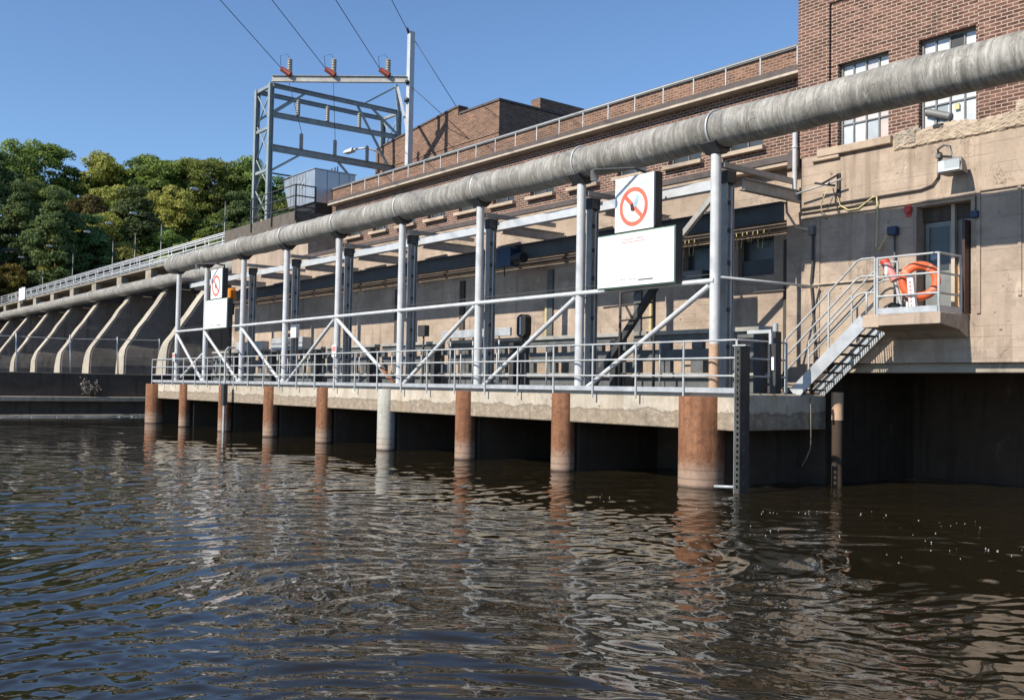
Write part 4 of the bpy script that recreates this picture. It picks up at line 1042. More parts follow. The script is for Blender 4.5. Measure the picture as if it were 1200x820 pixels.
MB().tube((-9.57, 18.86, 4.55), (-9.62, 18.86, 4.55), 0.03, 10).build('handle', 'pole_galvanised', odo)
MB().box(-10.62, -9.48, 19.42, 19.9, 3.6, 5.86).build('door_backing', 'dark_concrete', bb)

# downspout
t = thing('downspout', 'white downspout at the corner between the two brick buildings', 'downspout', (-13.6, 18.95, 7))
MB().tube((-13.52, 18.9, 6.5), (-13.52, 18.9, 8.6), 0.055, 10).build('pipe', 'white_paint', t)
MB().torus((-13.52, 18.9, 7.9), 0.06, 0.02, (0, 0.001, 1), 14, 6).build('collar', 'white_paint', t) if False else MB().lathe((-13.52, 18.9, 7.6), [(0.07, 0), (0.07, 0.06)], 12).build('collar', 'white_paint', t)

# flood lamp, conduits and fittings on the concrete wall
t = thing('wall_flood_lamp', 'grey flood lamp on a curved arm on the tan concrete wall', 'lamp', (-9.65, 18.7, 6.5))
MB().path([(-10.11, 18.94, 6.84), (-10.08, 18.85, 6.94), (-9.9, 18.75, 6.98), (-9.75, 18.7, 6.92), (-9.68, 18.68, 6.66)], 0.022, 8).build('arm', 'lamp_grey', t)
hd = MB(); hd.hexa([(-9.92, 18.50, 6.36), (-9.40, 18.50, 6.36), (-9.45, 18.85, 6.34), (-9.86, 18.85, 6.34), (-9.88, 18.58, 6.66), (-9.46, 18.58, 6.66), (-9.50, 18.82, 6.62), (-9.82, 18.82, 6.62)]); hd.build('housing', 'lamp_grey', t, 0.02)
MB().box(-9.88, -9.45, 18.485, 18.502, 6.39, 6.60).build('lens', 'window_glass', t)
t = thing('conduit', 'dark conduit running along the concrete wall to the flood lamp', 'conduit', (-12, 18.95, 6.2))
MB().path([(-13.4, 18.96, 6.18), (-10.5, 18.96, 6.20), (-10.25, 18.96, 6.26), (-10.13, 18.96, 6.4), (-10.11, 18.95, 6.6), (-10.11, 18.94, 6.84)], 0.022, 8).build('pipe', 'cable_dark', t)
MB().box(-10.16, -10.06, 18.9, 18.99, 6.78, 6.9).build('fitting_box', 'lamp_grey', t, 0.01)
t = thing('conduit', 'lower dark conduit just under the flood lamp conduit', 'conduit', (-12, 18.95, 6.1))
MB().tube((-13.38, 18.975, 6.07), (-11.9, 18.975, 6.07), 0.02, 8).build('pipe', 'cable_dark', t)
MB().box(-12.0, -11.5, 18.95, 18.99, 6.05, 6.1).build('end_box', 'cable_dark', t)
t = thing('alarm_bell', 'round red alarm bell left of the doorway', 'bell', (-10.78, 18.95, 5.8))
MB().tube((-10.78, 18.99, 5.82), (-10.78, 18.90, 5.82), 0.085, 18, 0.075).build('dome', 'safety_red', t)
MB().box(-10.84, -10.72, 18.985, 18.998, 5.68, 5.96).build('back_plate', 'safety_red', t)
t = thing('call_box', 'small blue box on a thin blue post beside the doorway', 'call box', (-11.05, 18.9, 4.4))
MB().box(-11.18, -10.98, 18.82, 18.98, 5.32, 5.50).build('box', 'hoist_blue', t, 0.02)
MB().tube((-11.06, 18.93, 3.6), (-11.06, 18.93, 5.32), 0.022, 8).build('post', 'slate_steel', t)
t = thing('call_box', 'small blue box on the wall right of the doorway', 'call box', (-9.37, 18.9, 5.5))
MB().box(-9.44, -9.29, 18.86, 18.96, 5.47, 5.61).build('box', 'hoist_blue', t, 0.015)
MB().tube((-9.36, 18.95, 5.61), (-9.36, 18.95, 5.9), 0.012, 6).build('cable', 'cable_dark', t)
t = thing('cable_bracket', 'dark wall bracket with a crossbar and dangling cables near the building corner', 'bracket', (-12.5, 18.8, 6.5))
MB().beam((-12.42, 18.97, 6.85), (-12.42, 18.97, 6.35), 0.07, 0.05, (0, 1, 0)).build('plate', 'dark_steel', t)
MB().beam((-12.42, 18.95, 6.82), (-12.55, 18.55, 6.58), 0.04, 0.04).build('strut', 'dark_steel', t)
MB().tube((-13.35, 18.75, 6.50), (-12.2, 18.75, 6.66), 0.022, 8).build('crossbar', 'rail_paint', t)
MB().tube((-12.85, 18.7, 6.66), (-12.4, 18.8, 6.55), 0.025, 8).build('clamp_arm', 'dark_steel', t)
MB().path([(-12.45, 18.8, 6.5), (-12.40, 18.85, 6.2), (-12.38, 18.9, 5.95)], 0.015, 6).build('cable_tail', 'cable_dark', t)
MB().path([(-12.6, 18.8, 6.5), (-12.75, 18.8, 6.2), (-12.8, 18.9, 5.98), (-12.68, 18.93, 5.95)], 0.012, 6).build('cable_tail', 'cable_yellow', t)
t = thing('hanging_cable', 'pale yellow cable looping across the wall and hanging down beside the blue box', 'cable', (-11.8, 18.9, 6))
MB().path([(-12.42, 18.93, 6.3), (-12.35, 18.93, 6.12), (-12.15, 18.93, 5.99), (-11.9, 18.93, 6.0), (-11.7, 18.93, 6.12), (-11.55, 18.92, 6.2), (-11.47, 18.92, 6.19), (-11.45, 18.92, 5.9), (-11.47, 18.92, 5.4), (-11.48, 18.92, 5.12), (-11.44, 18.9, 5.05), (-11.38, 18.88, 5.07), (-11.22, 18.86, 5.3), (-11.12, 18.85, 5.4)], 0.016, 7).build('cord', 'cable_yellow', t)
t = thing('corner_conduit', 'dark conduit bending down the concrete corner beside the staircase', 'conduit', (-13.1, 18.95, 4))
MB().path([(-13.62, 18.7, 6.55), (-13.58, 18.7, 6.1), (-13.4, 18.8, 5.75), (-13.15, 18.9, 5.68), (-13.08, 18.92, 5.66)], 0.028, 8).build('flexible_tail', 'pale_flashing', t)
MB().box(-13.12, -13.0, 18.85, 18.99, 5.55, 5.75).build('fitting_box', 'lamp_grey', t, 0.01)
MB().path([(-13.06, 18.95, 5.55), (-13.06, 18.95, 4.9), (-13.10, 18.95, 4.5), (-13.06, 18.95, 4.1), (-13.0, 18.95, 3.4), (-12.95, 18.95, 2.7)], 0.03, 8).build('pipe', 'dark_steel', t)
t = thing('conduit', 'pale horizontal conduit on the concrete wall at stair rail height', 'conduit', (-12, 18.95, 4.4))
MB().path([(-15.0, 19.36, 4.42), (-13.55, 19.36, 4.42), (-13.42, 19.2, 4.42), (-13.38, 18.96, 4.42), (-11.3, 18.96, 4.44)], 0.02, 8).build('pipe', 'pale_flashing', t)

# ------------------------------------------------------------------ landing, stairs, lifebuoy
la = thing('concrete_landing', 'small concrete landing cantilevered in front of the doorway', 'landing', (-10.3, 18.4, 3.3))
MB().prism([(17.9, 3.36), (17.9, 3.585), (19.0, 3.585), (19.0, 3.12), (18.6, 3.28)], 0, -11.12, -9.52).build('slab', 'tan_concrete', la, 0.015)
MB().prism([(17.893, 3.33), (17.893, 3.58), (18.3, 3.58), (18.3, 3.33)], 0, -11.16, -10.80).build('stair_seat', 'sill_stone', la, 0.015)
lr = thing('landing_railing', 'silver pipe railing with toe plate round the doorway landing', 'railing', (-10.3, 17.95, 3.58))
for z in (3.95, 4.34, 4.72):
    MB().tube((-10.86, 17.95, z), (-9.58, 17.95, z), 0.021, 10).build('rail', 'rail_paint', lr)
    MB().tube((-9.58, 17.96, z), (-9.58, 18.78, z), 0.021, 10).build('end_rail', 'rail_paint', lr)
for x, y in ((-10.86, 17.955), (-9.58, 17.955), (-9.58, 18.78)):
    MB().tube((x, y, 3.585), (x, y, 4.722), 0.026, 10).build('post', 'rail_paint', lr)
MB().box(-10.84, -9.58, 17.905, 17.915, 3.59, 3.71).build('toe_plate', 'galvanised_steel', lr)
MB().box(-9.555, -9.545, 17.92, 18.8, 3.59, 3.71).build('toe_plate', 'galvanised_steel', lr)

sc = thing('metal_staircase', 'steep galvanised open-tread staircase climbing from the platform to the landing', 'staircase', (-12.8, 18.3, 1.96))
S0, S1 = Vector((-12.82, 0, 1.98)), Vector((-11.14, 0, 3.50))
for y in (17.92, 18.80):
    mb = MB(); d = (S1 - S0).normalized(); nrm = Vector((-d.z, 0, d.x))
    h = 0.13
    a, b = S0 + nrm * -0.02, S1 + nrm * -0.02
    poly = [(a.x - nrm.x * h, a.z - nrm.z * h), (b.x - nrm.x * h, b.z - nrm.z * h), (b.x + nrm.x * h, b.z + nrm.z * h), (a.x + nrm.x * h, a.z + nrm.z * h)]
    mb.prism(poly, 1, y - 0.012, y + 0.012)
    mb.beam(Vector((0, y + (0.035 if y < 18 else -0.035), 0)) + a + nrm * (h + 0.008), Vector((0, y + (0.035 if y < 18 else -0.035), 0)) + b + nrm * (h + 0.008), 0.09, 0.014, nrm)
    mb.build('stringer', 'galvanised_steel', sc)
    ft = MB(); ft.prism([(-12.82, 1.96), (-12.66, 2.06), (-12.70, 1.9), (-12.745, 1.62), (-12.79, 1.62)], 1, y - 0.01, y + 0.01); ft.build('foot', 'galvanised_steel', sc)
for i in range(8):
    tt = (i + 0.5) / 8; p = S0 + (S1 - S0) * tt
    mb = MB()
    for q in range(5): mb.box(p.x - 0.11 + q * 0.05, p.x - 0.11 + q * 0.05 + 0.016, 17.935, 18.785, p.z - 0.03, p.z)
    mb.box(p.x - 0.125, p.x - 0.115, 17.935, 18.785, p.z - 0.035, p.z + 0.002); mb.box(p.x + 0.115, p.x + 0.125, 17.935, 18.785, p.z - 0.035, p.z + 0.002)
    mb.build('tread', 'dark_steel', sc)
for y in (17.95, 18.80):
    hr = MB()
    for dz in (0.0, -0.36, -0.70):
        e = -11.22 if dz == 0 else -11.3 - 0.0
        hr.path([(-13.05, y, 3.14 + dz * 0.98), (-12.1, y, 4.0 + dz), (-11.32, y, 4.70 + dz), (-11.22, y, 4.74 + dz), (-10.92, y, 4.74 + dz)], 0.021, 10)
    hr.build('handrail', 'rail_paint', sc)
    for x, z0, z1 in ((-13.05, 2.0, 3.14), (-11.98, 2.85, 4.11), (-10.92, 3.585, 4.74)):
        MB().tube((x, y + 0.004, z0), (x, y + 0.004, z1), 0.023, 10).build('post', 'rail_paint', sc)
    if y < 18: MB().tube((-11.1, y, 3.6), (-11.1, y, 4.06), 0.02, 8).build('post', 'rail_paint', sc)

lb = thing('lifebuoy', 'orange lifebuoy leaning inside the landing railing', 'lifebuoy', (-10.1, 18.1, 3.85))
MB().torus((-10.1, 18.20, 4.23), 0.305, 0.082, (0.42, -0.9, 0.10), 48, 14, squash=0.8).build('ring', 'buoy_orange', lb)
for a in (0.6, 2.17, 3.74, 5.31):
    MB().torus((-10.1, 18.20, 4.23), 0.305, 0.086, (0.42, -0.9, 0.10), 6, 14, a - 0.09, a + 0.09, 0.82).build('band', 'buoy_band', lb)
MB().torus((-10.1, 18.19, 4.23), 0.390, 0.006, (0.42, -0.9, 0.10), 48, 6).build('grab_rope', 'buoy_band', lb)
t = thing('rescue_post', 'white post with reddish lettering standing in front of the lifebuoy', 'post', (-10.15, 18.04, 3.58))
MB().beam((-10.13, 18.04, 3.585), (-10.20, 18.04, 4.36), 0.13, 0.10, (0, 1, 0)).build('post', 'sign_white', t, 0.01)
mk = MB()
for i in range(7): mk.box(-10.17 - 0.0055 * i, -10.13 - 0.0055 * i, 17.984, 17.988, 3.72 + i * 0.075, 3.765 + i * 0.075)
mk.build('lettering', 'faint_red_ink', t)
MB().tube((-10.3, 18.1, 3.585), (-10.3, 18.1, 3.85), 0.03, 8).build('peg', 'pole_galvanised', t)
t = thing('throw_line_tube', 'slanting red and white throw-line tube beside the lifebuoy', 'tube', (-10.7, 18.2, 3.6))
MB().tube((-10.86, 18.2, 4.70), (-10.62, 18.2, 4.28), 0.085, 16).build('tube', 'faint_red_ink', t)
MB().tube((-10.865, 18.2, 4.708), (-10.82, 18.2, 4.63), 0.092, 16).build('collar', 'safety_red', t)
MB().box(-10.80, -10.74, 18.112, 18.116, 4.4, 4.62).build('label_strip', 'sign_white', t)
MB().tube((-10.62, 18.2, 4.28), (-10.45, 18.2, 3.6), 0.03, 10).build('stake', 'rail_paint', t)
t = thing('hose_coil', 'flat coil of black hose lying on the landing behind the toe plate', 'hose', (-10.6, 18.3, 3.6))
MB().torus((-10.62, 18.3, 3.66), 0.17, 0.045, (0.02, 0.3, 1), 30, 8).build('coil', 'rubber_black', t)
MB().torus((-10.62, 18.3, 3.74), 0.15, 0.04, (0.02, 0.3, 1), 30, 8).build('coil', 'rubber_black', t)
t = thing('rail_tag', 'small blue tag tied to the corner of the landing railing', 'tag', (-9.65, 17.93, 4.65))
MB().box(-9.72, -9.60, 17.915, 17.925, 4.58, 4.68).build('tag', 'hoist_blue', t); MB().torus((-9.66, 17.945, 4.72), 0.03, 0.006, (1, 0, 0), 14, 5).build('tie', 'hoist_blue', t)

# ladder channel at the platform corner
t = thing('perforated_ladder', 'dark perforated steel channel ladder at the right corner of the platform', 'ladder', (-12.3, 15.55, 0))
ch = MB(); ch.wall(-12.46, -12.34, -0.7, 2.9, 15.50, 15.51, [(-12.405, -12.355, 0.1 + 0.115 * i, 0.16 + 0.115 * i) for i in range(24)]); ch.build('front_channel', 'ladder_steel', t)
MB().box(-12.47, -12.463, 15.50, 15.62, -0.7, 2.9).build('side_flange', 'galvanised_steel', t)
ch = MB(); ch.box(-12.336, -12.326, 15.505, 15.80, -0.7, 2.9); ch.build('side_channel', 'ladder_steel', t)
for i in range(9): MB().tube((-12.33, 15.6, 0.2 + 0.32 * i), (-12.33, 15.78, 0.25 + 0.32 * i), 0.012, 6).build('rung', 'ladder_steel', t)
MB().tube((-12.9, 15.45, 0.10), (-12.47, 15.52, 0.12), 0.03, 8).build('fender_bar', 'rail_paint', t)
MB().box(-12.6, -12.28, 15.6, 15.75, 2.9, 2.93).build('top_plate', 'rail_paint', t)
t = thing('gate_post', 'dark square post with pale top brackets behind the corner ladder', 'post', (-12.35, 16.6, 2))
MB().box(-12.62, -12.42, 16.75, 16.95, 1.97, 3.25).build('post', 'dark_steel', t, 0.01)
MB().box(-12.95, -12.35, 16.5, 16.56, 3.2, 3.27).build('arm', 'rail_paint', t)
MB().box(-12.40, -12.34, 16.5, 16.56, 2.98, 3.2).build('arm', 'rail_paint', t)
MB().tube((-12.5, 16.85, 3.25), (-12.5, 16.85, 3.42), 0.06, 10).build('cap', 'galvanised_steel', t)
MB().box(-12.50, -12.44, 16.72, 16.745, 2.45, 2.72).build('plate', 'sign_white', t)
t = thing('stand_pipe', 'short tan standpipe in the shade below the stairs', 'pipe', (-12.3, 18.75, 0))
MB().tube((-12.25, 18.7, 1.42), (-12.25, 18.7, 2.02), 0.13, 16).build('upper_shaft', 'striped_pipe', t)
MB().tube((-12.25, 18.7, -0.8), (-12.25, 18.7, 1.418), 0.12, 16).build('lower_shaft', 'undercroft_concrete', t)  # shade painted in: lower pipe takes the dark undercroft colour
t = thing('hanging_rope', 'thin dark rope hanging from the foot of the stairs towards the water', 'rope', (-12.4, 18.5, 1.2))
MB().path([(-12.58, 18.2, 1.9), (-12.57, 18.2, 1.5), (-12.56, 18.2, 1.1), (-12.58, 18.2, 0.8), (-12.66, 18.15, 0.55), (-12.72, 18.1, 0.42)], 0.014, 6).build('cord', 'weathered_grey_wood', t)

# ------------------------------------------------------------------ long powerhouse
ph = thing('powerhouse', 'long low brick powerhouse on a tan concrete wall behind the gantry', 'building', (-30, 19.4, 2))
WH = [(-15.52, -14.45, 4.82, 5.74), (-17.33, -16.42, 4.76, 5.75)]
cw = MB(); cw.wall(-47.2, -13.42, 1.96, 7.3, 19.4, 20.2, WH); cw.build('concrete_wall', 'tan_concrete', ph)
cw = MB(); cw.box(-47.2, -38.9, 19.4, 30, 7.302, 8.5); cw.build('concrete_wall', 'tan_concrete', ph)
for a, b, c, d in WH:
    wf = MB(); wf.box(a, b, 19.62, 19.66, c, c + 0.05); wf.box(a, b, 19.62, 19.66, d - 0.05, d); wf.box(a, a + 0.05, 19.62, 19.66, c + 0.05, d - 0.05); wf.box(b - 0.05, b, 19.62, 19.66, c + 0.05, d - 0.05)
    wfo = wf.build('window', 'dark_steel', ph)
    MB().box(a + 0.05, b - 0.05, 19.64, 19.655, c + 0.05, d - 0.05).build('pane', 'dark_glass', wfo)
MB().box(-15.5, -14.47, 19.55, 19.61, 4.82, 5.22).build('window_board', 'slate_steel', ph)
MB().box(-17.25, -16.6, 19.3, 19.6, 4.78, 5.1).build('window_vent', 'lamp_grey', ph, 0.01)
MB().box(-38.9, -13.5, 19.10, 19.6, 7.30, 7.39).build('ledge', 'sill_stone', ph, 0.01)
MB().box(-38.9, -13.48, 19.07, 19.58, 7.393, 7.545).build('ledge_flashing', 'brown_flashing', ph)
MB().box(-13.74, -13.45, 18.92, 19.06, 7.16, 7.55).build('ledge_end', 'brown_flashing', ph)
WL = [(-16.2 - 1.96 * i, -14.85 - 1.96 * i) for i in range(11)]
holes = [(a + 0.1, b - 0.1, 8.03, 9.15) for a, b in WL]
bw = MB(); bw.wall(-36.8, -13.53, 7.55, 9.5, 19.6, 20.0, holes); bw.build('brick_wall', 'red_brick', ph)
for a, b in WL:
    fr = MB(); A, B, C_, D = a + 0.1, b - 0.1, 8.03, 9.15
    fr.box(A, A + 0.04, 19.76, 19.8, C_, D); fr.box(B - 0.04, B, 19.76, 19.8, C_, D); fr.box(A + 0.04, B - 0.04, 19.76, 19.8, D - 0.04, D); fr.box(A + 0.04, B - 0.04, 19.76, 19.8, C_, C_ + 0.04)
    fr.box((A + B) / 2 - 0.015, (A + B) / 2 + 0.015, 19.765, 19.795, C_ + 0.04, D - 0.04)
    fo_ = fr.build('window', 'aluminium_frame', ph)
    MB().box(A + 0.04, B - 0.04, 19.80, 19.81, C_ + 0.002, D - 0.002).build('pane', 'dark_glass', fo_)
    MB().box(a, b, 19.44, 19.7, 7.92, 8.025).build('sill', 'sill_stone', fo_, 0.01)
MB().box(-37.0, -13.53, 19.30, 20.1, 9.5, 9.56).build('cornice', 'pale_flashing', ph)
MB().box(-37.0, -13.53, 19.33, 20.1, 9.562, 9.70).build('cornice_flashing', 'brown_flashing', ph)
MB().box(-37.0, -13.53, 20.1, 20.95, 9.4, 9.56).build('roof', 'brown_flashing', ph)
MB().box(-40.2, -13.53, 20.9, 21.3, 9.0, 10.74).build('upper_wall', 'brown_brick', ph)
MB().box(-40.2, -13.53, 20.84, 21.36, 10.742, 10.84).build('coping', 'lamp_grey', ph)
MB().box(-38.9, -36.8, 21.0, 21.2, 7.47, 9.5).build('return_wall', 'dark_concrete', ph)
for z, lab in ((5.93, 0), (6.0, 1)): pass
for i, (z, r) in enumerate(((5.90, 0.03), (6.02, 0.022), (5.78, 0.02))):
    MB().tube((-47.0, 19.34, z), (-13.5, 19.34, z), r, 8).build('wall_conduit', 'cable_dark', ph)
rs = random.Random(6)
for i in range(13):
    x = -14.6 - i * 0.16 - (0.9 if i > 7 else 0)
    l = rs.uniform(0.15, 0.5)
    MB().path([(x - 0.1, 19.3, 5.9), (x - 0.06, 19.28, 5.9 - l), (x + 0.06, 19.28, 5.9 - l), (x + 0.1, 19.3, 5.9)], 0.010, 5).build('cable_loop', 'cable_yellow' if i % 2 else 'cable_dark', ph)
for x, yl in ((-14.0, 0), (-18.9, 1), (-22.6, 1), (-27.2, 0), (-31.4, 0)):
    MB().box(x - 0.13, x + 0.13, 19.33, 19.40, 2.0, 5.6).build('wall_pilaster', 'dark_concrete' if not yl else 'gate_steel', ph)
for x in (-22.75, -18.4): MB().box(x - 0.05, x + 0.04, 19.32, 19.40, 3.4, 4.5).build('yellow_wall_strip', 'yellow_strip', ph)
MB().box(-13.95, -13.42, 19.2, 19.4, 2.0, 7.15).build('corner_pier', 'tan_concrete', ph, 0.015)
# corbels and roof deck at the left
dk = thing('roof_deck', 'dark timber-edged roof deck under the switchyard frame', 'deck', (-46, 24, 8.5))
MB().box(-47.3, -39.3, 19.0, 30, 8.98, 9.56).build('deck_slab', 'wood_fascia', dk, 0.02)
for i in range(3):
    x = -39.6 - 2.5 * i
    MB().box(x - 1.95, x, 19.06, 19.5, 8.5, 8.975).build('corbel', 'spalled_concrete', dk, 0.02)
for x in (-43.3, -41.7):
    MB().box(x - 0.9, x + 0.5, 19.5, 20.3, 9.562, 9.82).build('kerb_block', 'sill_stone', dk, 0.03)
# deck railing
t = thing('deck_railing', 'dark grey three-bar railing at the edge of the roof deck', 'railing', (-42, 18.95, 9.5))
for x in (-39.31, -41.74, -44.0): MB().beam((x, 18.96, 9.12), (x, 18.96, 10.72), 0.06, 0.06, (0, 1, 0)).build('post', 'dark_steel', t)
for z in (9.75, 10.22, 10.70):
    MB().tube((-44.0, 18.95, z), (-39.31, 18.95, z), 0.03, 8).build('rail', 'dark_steel', t)
    MB().tube((-39.31, 18.95, z), (-39.31, 19.9, z), 0.03, 8).build('end_rail', 'dark_steel', t)
MB().beam((-39.31, 19.9, 9.5), (-39.31, 19.9, 10.72), 0.06, 0.06, (0, 1, 0)).build('post', 'dark_steel', t)
# roof railing
t = long_rail('roof_railing', 'long white two-bar railing along the powerhouse roof edge', -14.4, -36.6, 20.2, (10.0, 10.52), 9.55, 21, 'rail_paint', 0.026)

# brick tower behind
bt = thing('brick_tower', 'brown brick tower block with a stepped parapet rising behind the powerhouse roof', 'building', (-39, 28, 9))
MB().prism([(-44.6, 9), (-44.6, 14.25), (-43.2, 14.45), (-37.4, 14.98), (-37.15, 14.98), (-37.15, 14.62), (-34.0, 14.62), (-34.0, 9)], 1, 26.0, 31.0).build('brick_wall', 'brown_brick', bt)
MB().prism([(-44.7, 14.252), (-44.7, 14.33), (-43.2, 14.53), (-37.4, 15.07), (-37.05, 15.07), (-37.05, 14.983), (-37.4, 14.983), (-43.2, 14.453)], 1, 25.95, 26.5).build('coping', 'brown_flashing', bt)
MB().box(-37.0, -33.95, 25.95, 31.05, 14.625, 14.72).build('coping', 'brown_flashing', bt)
MB().box(-34.6, -33.96, 28.3, 31.02, 14.722, 15.2).build('chimney', 'brown_brick', bt)
for z in (11.6, 12.4, 13.2): MB().box(-44.62, -34.0, 25.965, 25.998, z, z + 0.06).build('string_course', 'brown_brick', bt)

# air handling unit
ac = thing('rooftop_unit', 'blue-grey sheet metal air handling unit on the roof deck', 'air unit', (-41, 21, 9.56))
MB().box(-42.1, -39.63, 20.0, 22.05, 10.12, 11.60).build('cabinet', 'unit_sheet', ac, 0.012)
MB().prism([(-42.95, 11.58), (-42.12, 11.58), (-42.12, 10.15), (-42.25, 10.15)], 1, 20.02, 22.0).build('intake_hood', 'unit_sheet', ac, 0.01)
MB().box(-42.98, -39.58, 19.96, 22.1, 11.603, 11.64).build('lid', 'unit_sheet', ac)
lv = MB()
for i in range(6): lv.box(-42.0 + 0.3 * i, -41.99 + 0.3 * i, 19.985, 19.999, 10.2, 11.55)
lv.build('seam', 'lamp_grey', ac)
pv = MB()
for y in (20.62, 21.22, 21.72): pv.box(-39.628, -39.618, y, y + 0.02, 10.16, 11.58)
pv.build('seam', 'lamp_grey', ac)
for x, z in ((-41.0, 11.2), (-40.7, 11.1), (-40.85, 10.95)): MB().tube((x, 19.998, z), (x, 19.95, z), 0.05, 10).build('latch', 'pole_galvanised', ac)
MB().box(-42.0, -39.7, 20.1, 22.0, 9.56, 10.115).build('base', 'black_paint', ac)
for x in (-40.5, -40.2, -39.95): MB().tube((x, 21.3, 11.64), (x, 21.3, 11.95), 0.035, 8).build('vent_pipe', 'dark_steel', ac)

# ------------------------------------------------------------------ switchyard frame
sw = thing('switchyard_frame', 'tall grey lattice steel switchyard frame standing on the roof deck', 'frame', (-43.6, 22.5, 9.56))
XA, XB, YA, YB = -42.9, -44.45, 19.3, 26.3
for x, y in ((XA, YA), (XB, YA), (XA, YB), (XB, YB)):
    MB().hbeam((x, y, 9.56), (x, y, 16.1), 0.22, 0.22, 0.02, (0, 1, 0)).build('column', 'frame_green_grey', sw)
for y in (YA, YB):
    zs = [9.8, 11.2, 12.7, 14.3, 15.8]
    lc = MB()
    for a, b in zip(zs[:-1], zs[1:]):
        lc.tube((XA - 0.06, y, a), (XB + 0.06, y, b), 0.035, 6); lc.tube((XB + 0.06, y + 0.02, a), (XA - 0.06, y + 0.02, b), 0.035, 6)
    lc.build('lacing', 'frame_green_grey', sw)
    for z in (12.0, 14.0, 15.98): MB().beam((XA - 0.1, y, z), (XB + 0.1, y, z), 0.12, 0.14).build('cross_bar', 'frame_green_grey', sw)
for x in (XA, XB):
    MB().hbeam((x, YA + 0.12, 16.0), (x, YB - 0.12, 16.0), 0.16, 0.2, 0.02).build('long_beam', 'frame_green_grey', sw)
MB().hbeam((XA, YA + 0.12, 14.62), (XA, YB - 0.12, 14.72), 0.16, 0.24, 0.02).build('long_beam', 'frame_green_grey', sw)
MB().hbeam((XA, YA + 0.12, 13.05), (XA, YB - 0.12, 13.05), 0.22, 0.30, 0.02).build('long_beam', 'frame_green_grey', sw)
MB().tube((XB, YA + 0.2, 12.2), (XB, YA + 3.0, 12.2), 0.04, 8).build('switch_rod', 'slate_steel', sw)
for a, b in (((XA, YA + 0.1, 14.65), (XA, YA + 1.7, 15.9)), ((XB, YA + 0.1, 14.65), (XB, YA + 1.7, 15.9)), ((XA, YB - 0.1, 14.9), (XA, YB - 1.6, 15.95)), ((XA, YB - 2.4, 15.9), (XA, YB - 0.6, 13.2)), ((XA, YA + 0.15, 12.0), (XA, YA + 1.5, 12.9)), ((XA, YA + 3.6, 12.9), (XA, YA + 4.6, 12.0))):
    MB().beam(a, b, 0.08, 0.10).build('diagonal', 'frame_green_grey', sw)
MB().hbeam((-42.85, 19.3, 16.28), (-38.25, 23.85, 16.1), 0.16, 0.30, 0.02).build('line_beam', 'column_steel', sw)
MB().beam((XA, YB, 16.1), (XA, YB - 0.2, 17.4), 0.14, 0.14, (0, 1, 0)).build('mast', 'frame_green_grey', sw)
MB().beam((XA, YB - 0.2, 17.3), (XA, YB - 2.0, 16.1), 0.06, 0.08).build('diagonal', 'frame_green_grey', sw)
MB().beam((XA, YB - 0.1, 17.3), (-38.4, 24.0, 13.9), 0.10, 0.12).build('diagonal', 'pole_galvanised', sw)
tp = thing('steel_pole', 'tall pale square steel pole beside the switchyard frame', 'pole', (-38.2, 24.0, 9.6))
MB().beam((-38.2, 24.0, 9.5), (-38.2, 24.0, 18.35), 0.26, 0.26, (0, 1, 0)).build('shaft', 'pole_galvanised', tp, 0.01)
MB().tube((-38.35, 24.0, 18.2), (-38.1, 23.7, 18.45), 0.06, 8).build('cap_bracket', 'dark_steel', tp)
MB().tube((-38.2, 23.82, 16.0), (-38.1, 23.8, 15.9), 0.10, 8).build('clamp', 'dark_steel', tp)
MB().tube((-38.2, 23.85, 15.2), (-38.2, 23.85, 15.05), 0.14, 8).build('clamp', 'dark_steel', tp)

def insulator(base, h, r, lab, red=False, group='insulators on the switchyard frame'):
    t = thing('insulator', lab, 'insulator', base, group)
    pr = [(r * 0.5, 0)]
    n = max(4, int(h / 0.1))
    for i in range(n):
        z = h * (i + 0.15) / n; pr += [(r * 0.86, z), (r, z + h / n * 0.35), (r * 0.85, z + h / n * 0.7)]
    pr += [(r * 0.5, h), (r * 0.2, h + 0.06)]
    MB().lathe(base, pr, 12).build('stack', 'insulator_grey', t)
    if red:
        b = Vector(base)
        MB().tube(b + Vector((-0.20, -0.30, 0.30)), b + Vector((0.14, 0.0, 0.0)), 0.12, 12, 0.13).build('red_bushing', 'insulator_red', t)
        MB().path([b + Vector((0, 0, h + 0.03)), b + Vector((-0.1, -0.1, h + 0.25)), b + Vector((-0.3, -0.35, h + 0.15)), b + Vector((-0.22, -0.32, 0.34))], 0.012, 5).build('jumper', 'cable_dark', t)
    return t
def alongb(t_): return (-42.85 + 4.6 * t_, 19.3 + 4.55 * t_, 16.43 - 0.18 * t_)
IN3 = [alongb(0.13), alongb(0.46), alongb(0.86)]
for i, p in enumerate(IN3):
    insulator(p, 0.78, 0.135, ['left insulator with red bushing on the sloping top beam', 'middle insulator with red bushing on the sloping top beam', 'right insulator with red bushing on the sloping top beam near the tall pole'][i], True)
for i, y in enumerate((20.5, 22.6, 24.4)):
    insulator((XA, YA + [1.6, 3.4, 5.2][i], 13.2), 0.75, 0.10, 'slim grey insulator standing on the lower frame beam, %s from the left' % ORD[i])
for i, f in enumerate((2.5, 4.1, 5.9)):
    insulator((XB + 0.5, YA + f - 0.6, 16.15 if False else 15.1), 0.75, 0.11, 'grey insulator hung between the upper frame beams, %s from the left' % ORD[i])
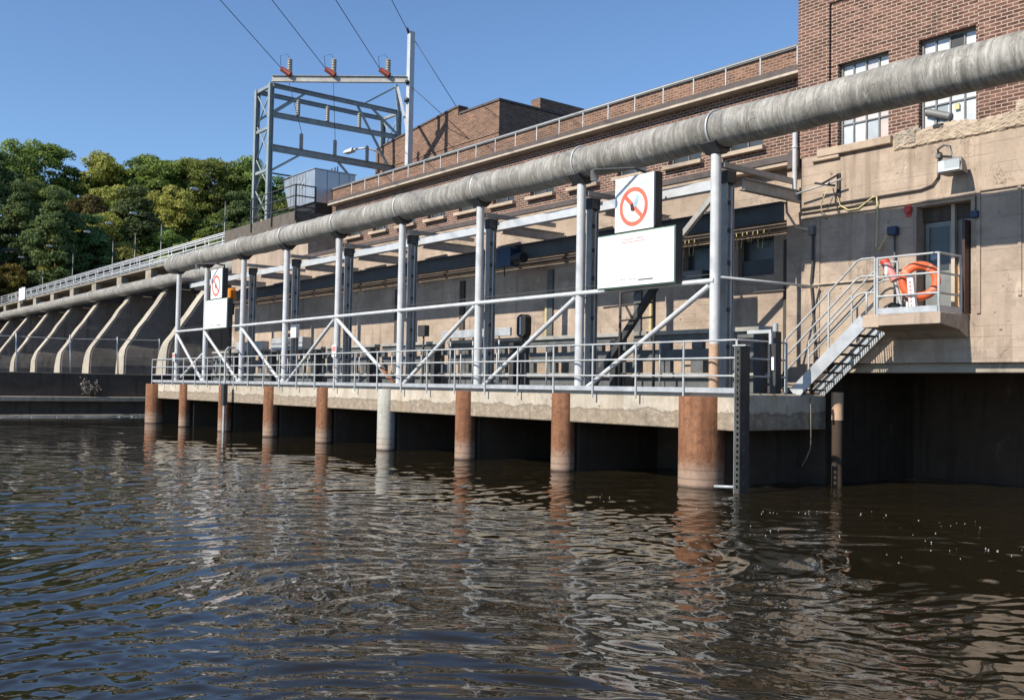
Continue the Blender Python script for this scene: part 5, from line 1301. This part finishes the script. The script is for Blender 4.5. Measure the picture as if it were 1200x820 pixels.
# wires: run from the insulators back over the river
WD = (v2 + r3 * (735 - 600) / F_PX - u3 * (550 - 410) / F_PX).normalized()
WN = ['overhead wire reaching the left top insulator', 'overhead wire reaching the middle top insulator', 'overhead wire reaching the right top insulator', 'overhead wire reaching the top of the tall pole']
for i, p in enumerate([Vector(IN3[0]) + Vector((-0.20, -0.30, 0.31)), Vector(IN3[1]) + Vector((-0.20, -0.30, 0.31)), Vector(IN3[2]) + Vector((-0.20, -0.30, 0.31)), Vector((-38.3, 23.9, 18.35))]):
    q = p - WD * 75
    pts = [p + (q - p) * s_ - Vector((0, 0, 1)) * (1.2 * s_ * (1 - s_)) for s_ in np.linspace(0, 1, 12)]
    tag(MB().path(pts, 0.016, 5).build('wire', 'cable_dark'), WN[i], 'wire', 'overhead wires')
for a, b, lab in (((-38.2, 24.0, 18.2), (-37.3, 26.0, 15.05), 'guy wire from the pole top down to the brick tower parapet'), ((-38.2, 23.9, 15.9), (-36.2, 26.0, 13.3), 'lower guy wire from the tall pole to the brick tower wall')):
    tag(MB().path([a, b], 0.016, 5).build('wire', 'cable_dark'), lab, 'wire', 'guy wires')
for i, f in enumerate((0.13, 0.46)):
    p = Vector(IN3[i]); q = Vector((XA, YA + [1.6, 3.4][i], 14.05))
    tag(MB().path([p - Vector((0, 0, 0.35)), q], 0.013, 5).build('wire', 'cable_dark'), ['thin dropper wire down to the left slim insulator', 'thin dropper wire down to the second slim insulator'][i], 'wire', 'dropper wires')
t = thing('tower_lamp', 'cobra-head lamp on a curved arm at the left edge of the brick tower', 'lamp', (-43.5, 25.8, 13))
MB().path([(-43.6, 26.0, 13.6), (-43.6, 25.5, 14.0), (-43.9, 25.0, 14.15), (-44.6, 24.6, 14.1)], 0.05, 8).build('arm', 'pole_galvanised', t)
MB().hexa([(-45.2, 24.35, 13.98), (-44.5, 24.45, 13.98), (-44.5, 24.75, 13.98), (-45.2, 24.7, 13.98), (-45.15, 24.4, 14.12), (-44.5, 24.5, 14.2), (-44.5, 24.7, 14.2), (-45.15, 24.66, 14.12)]).build('lamp_head', 'pole_galvanised', t, 0.02)
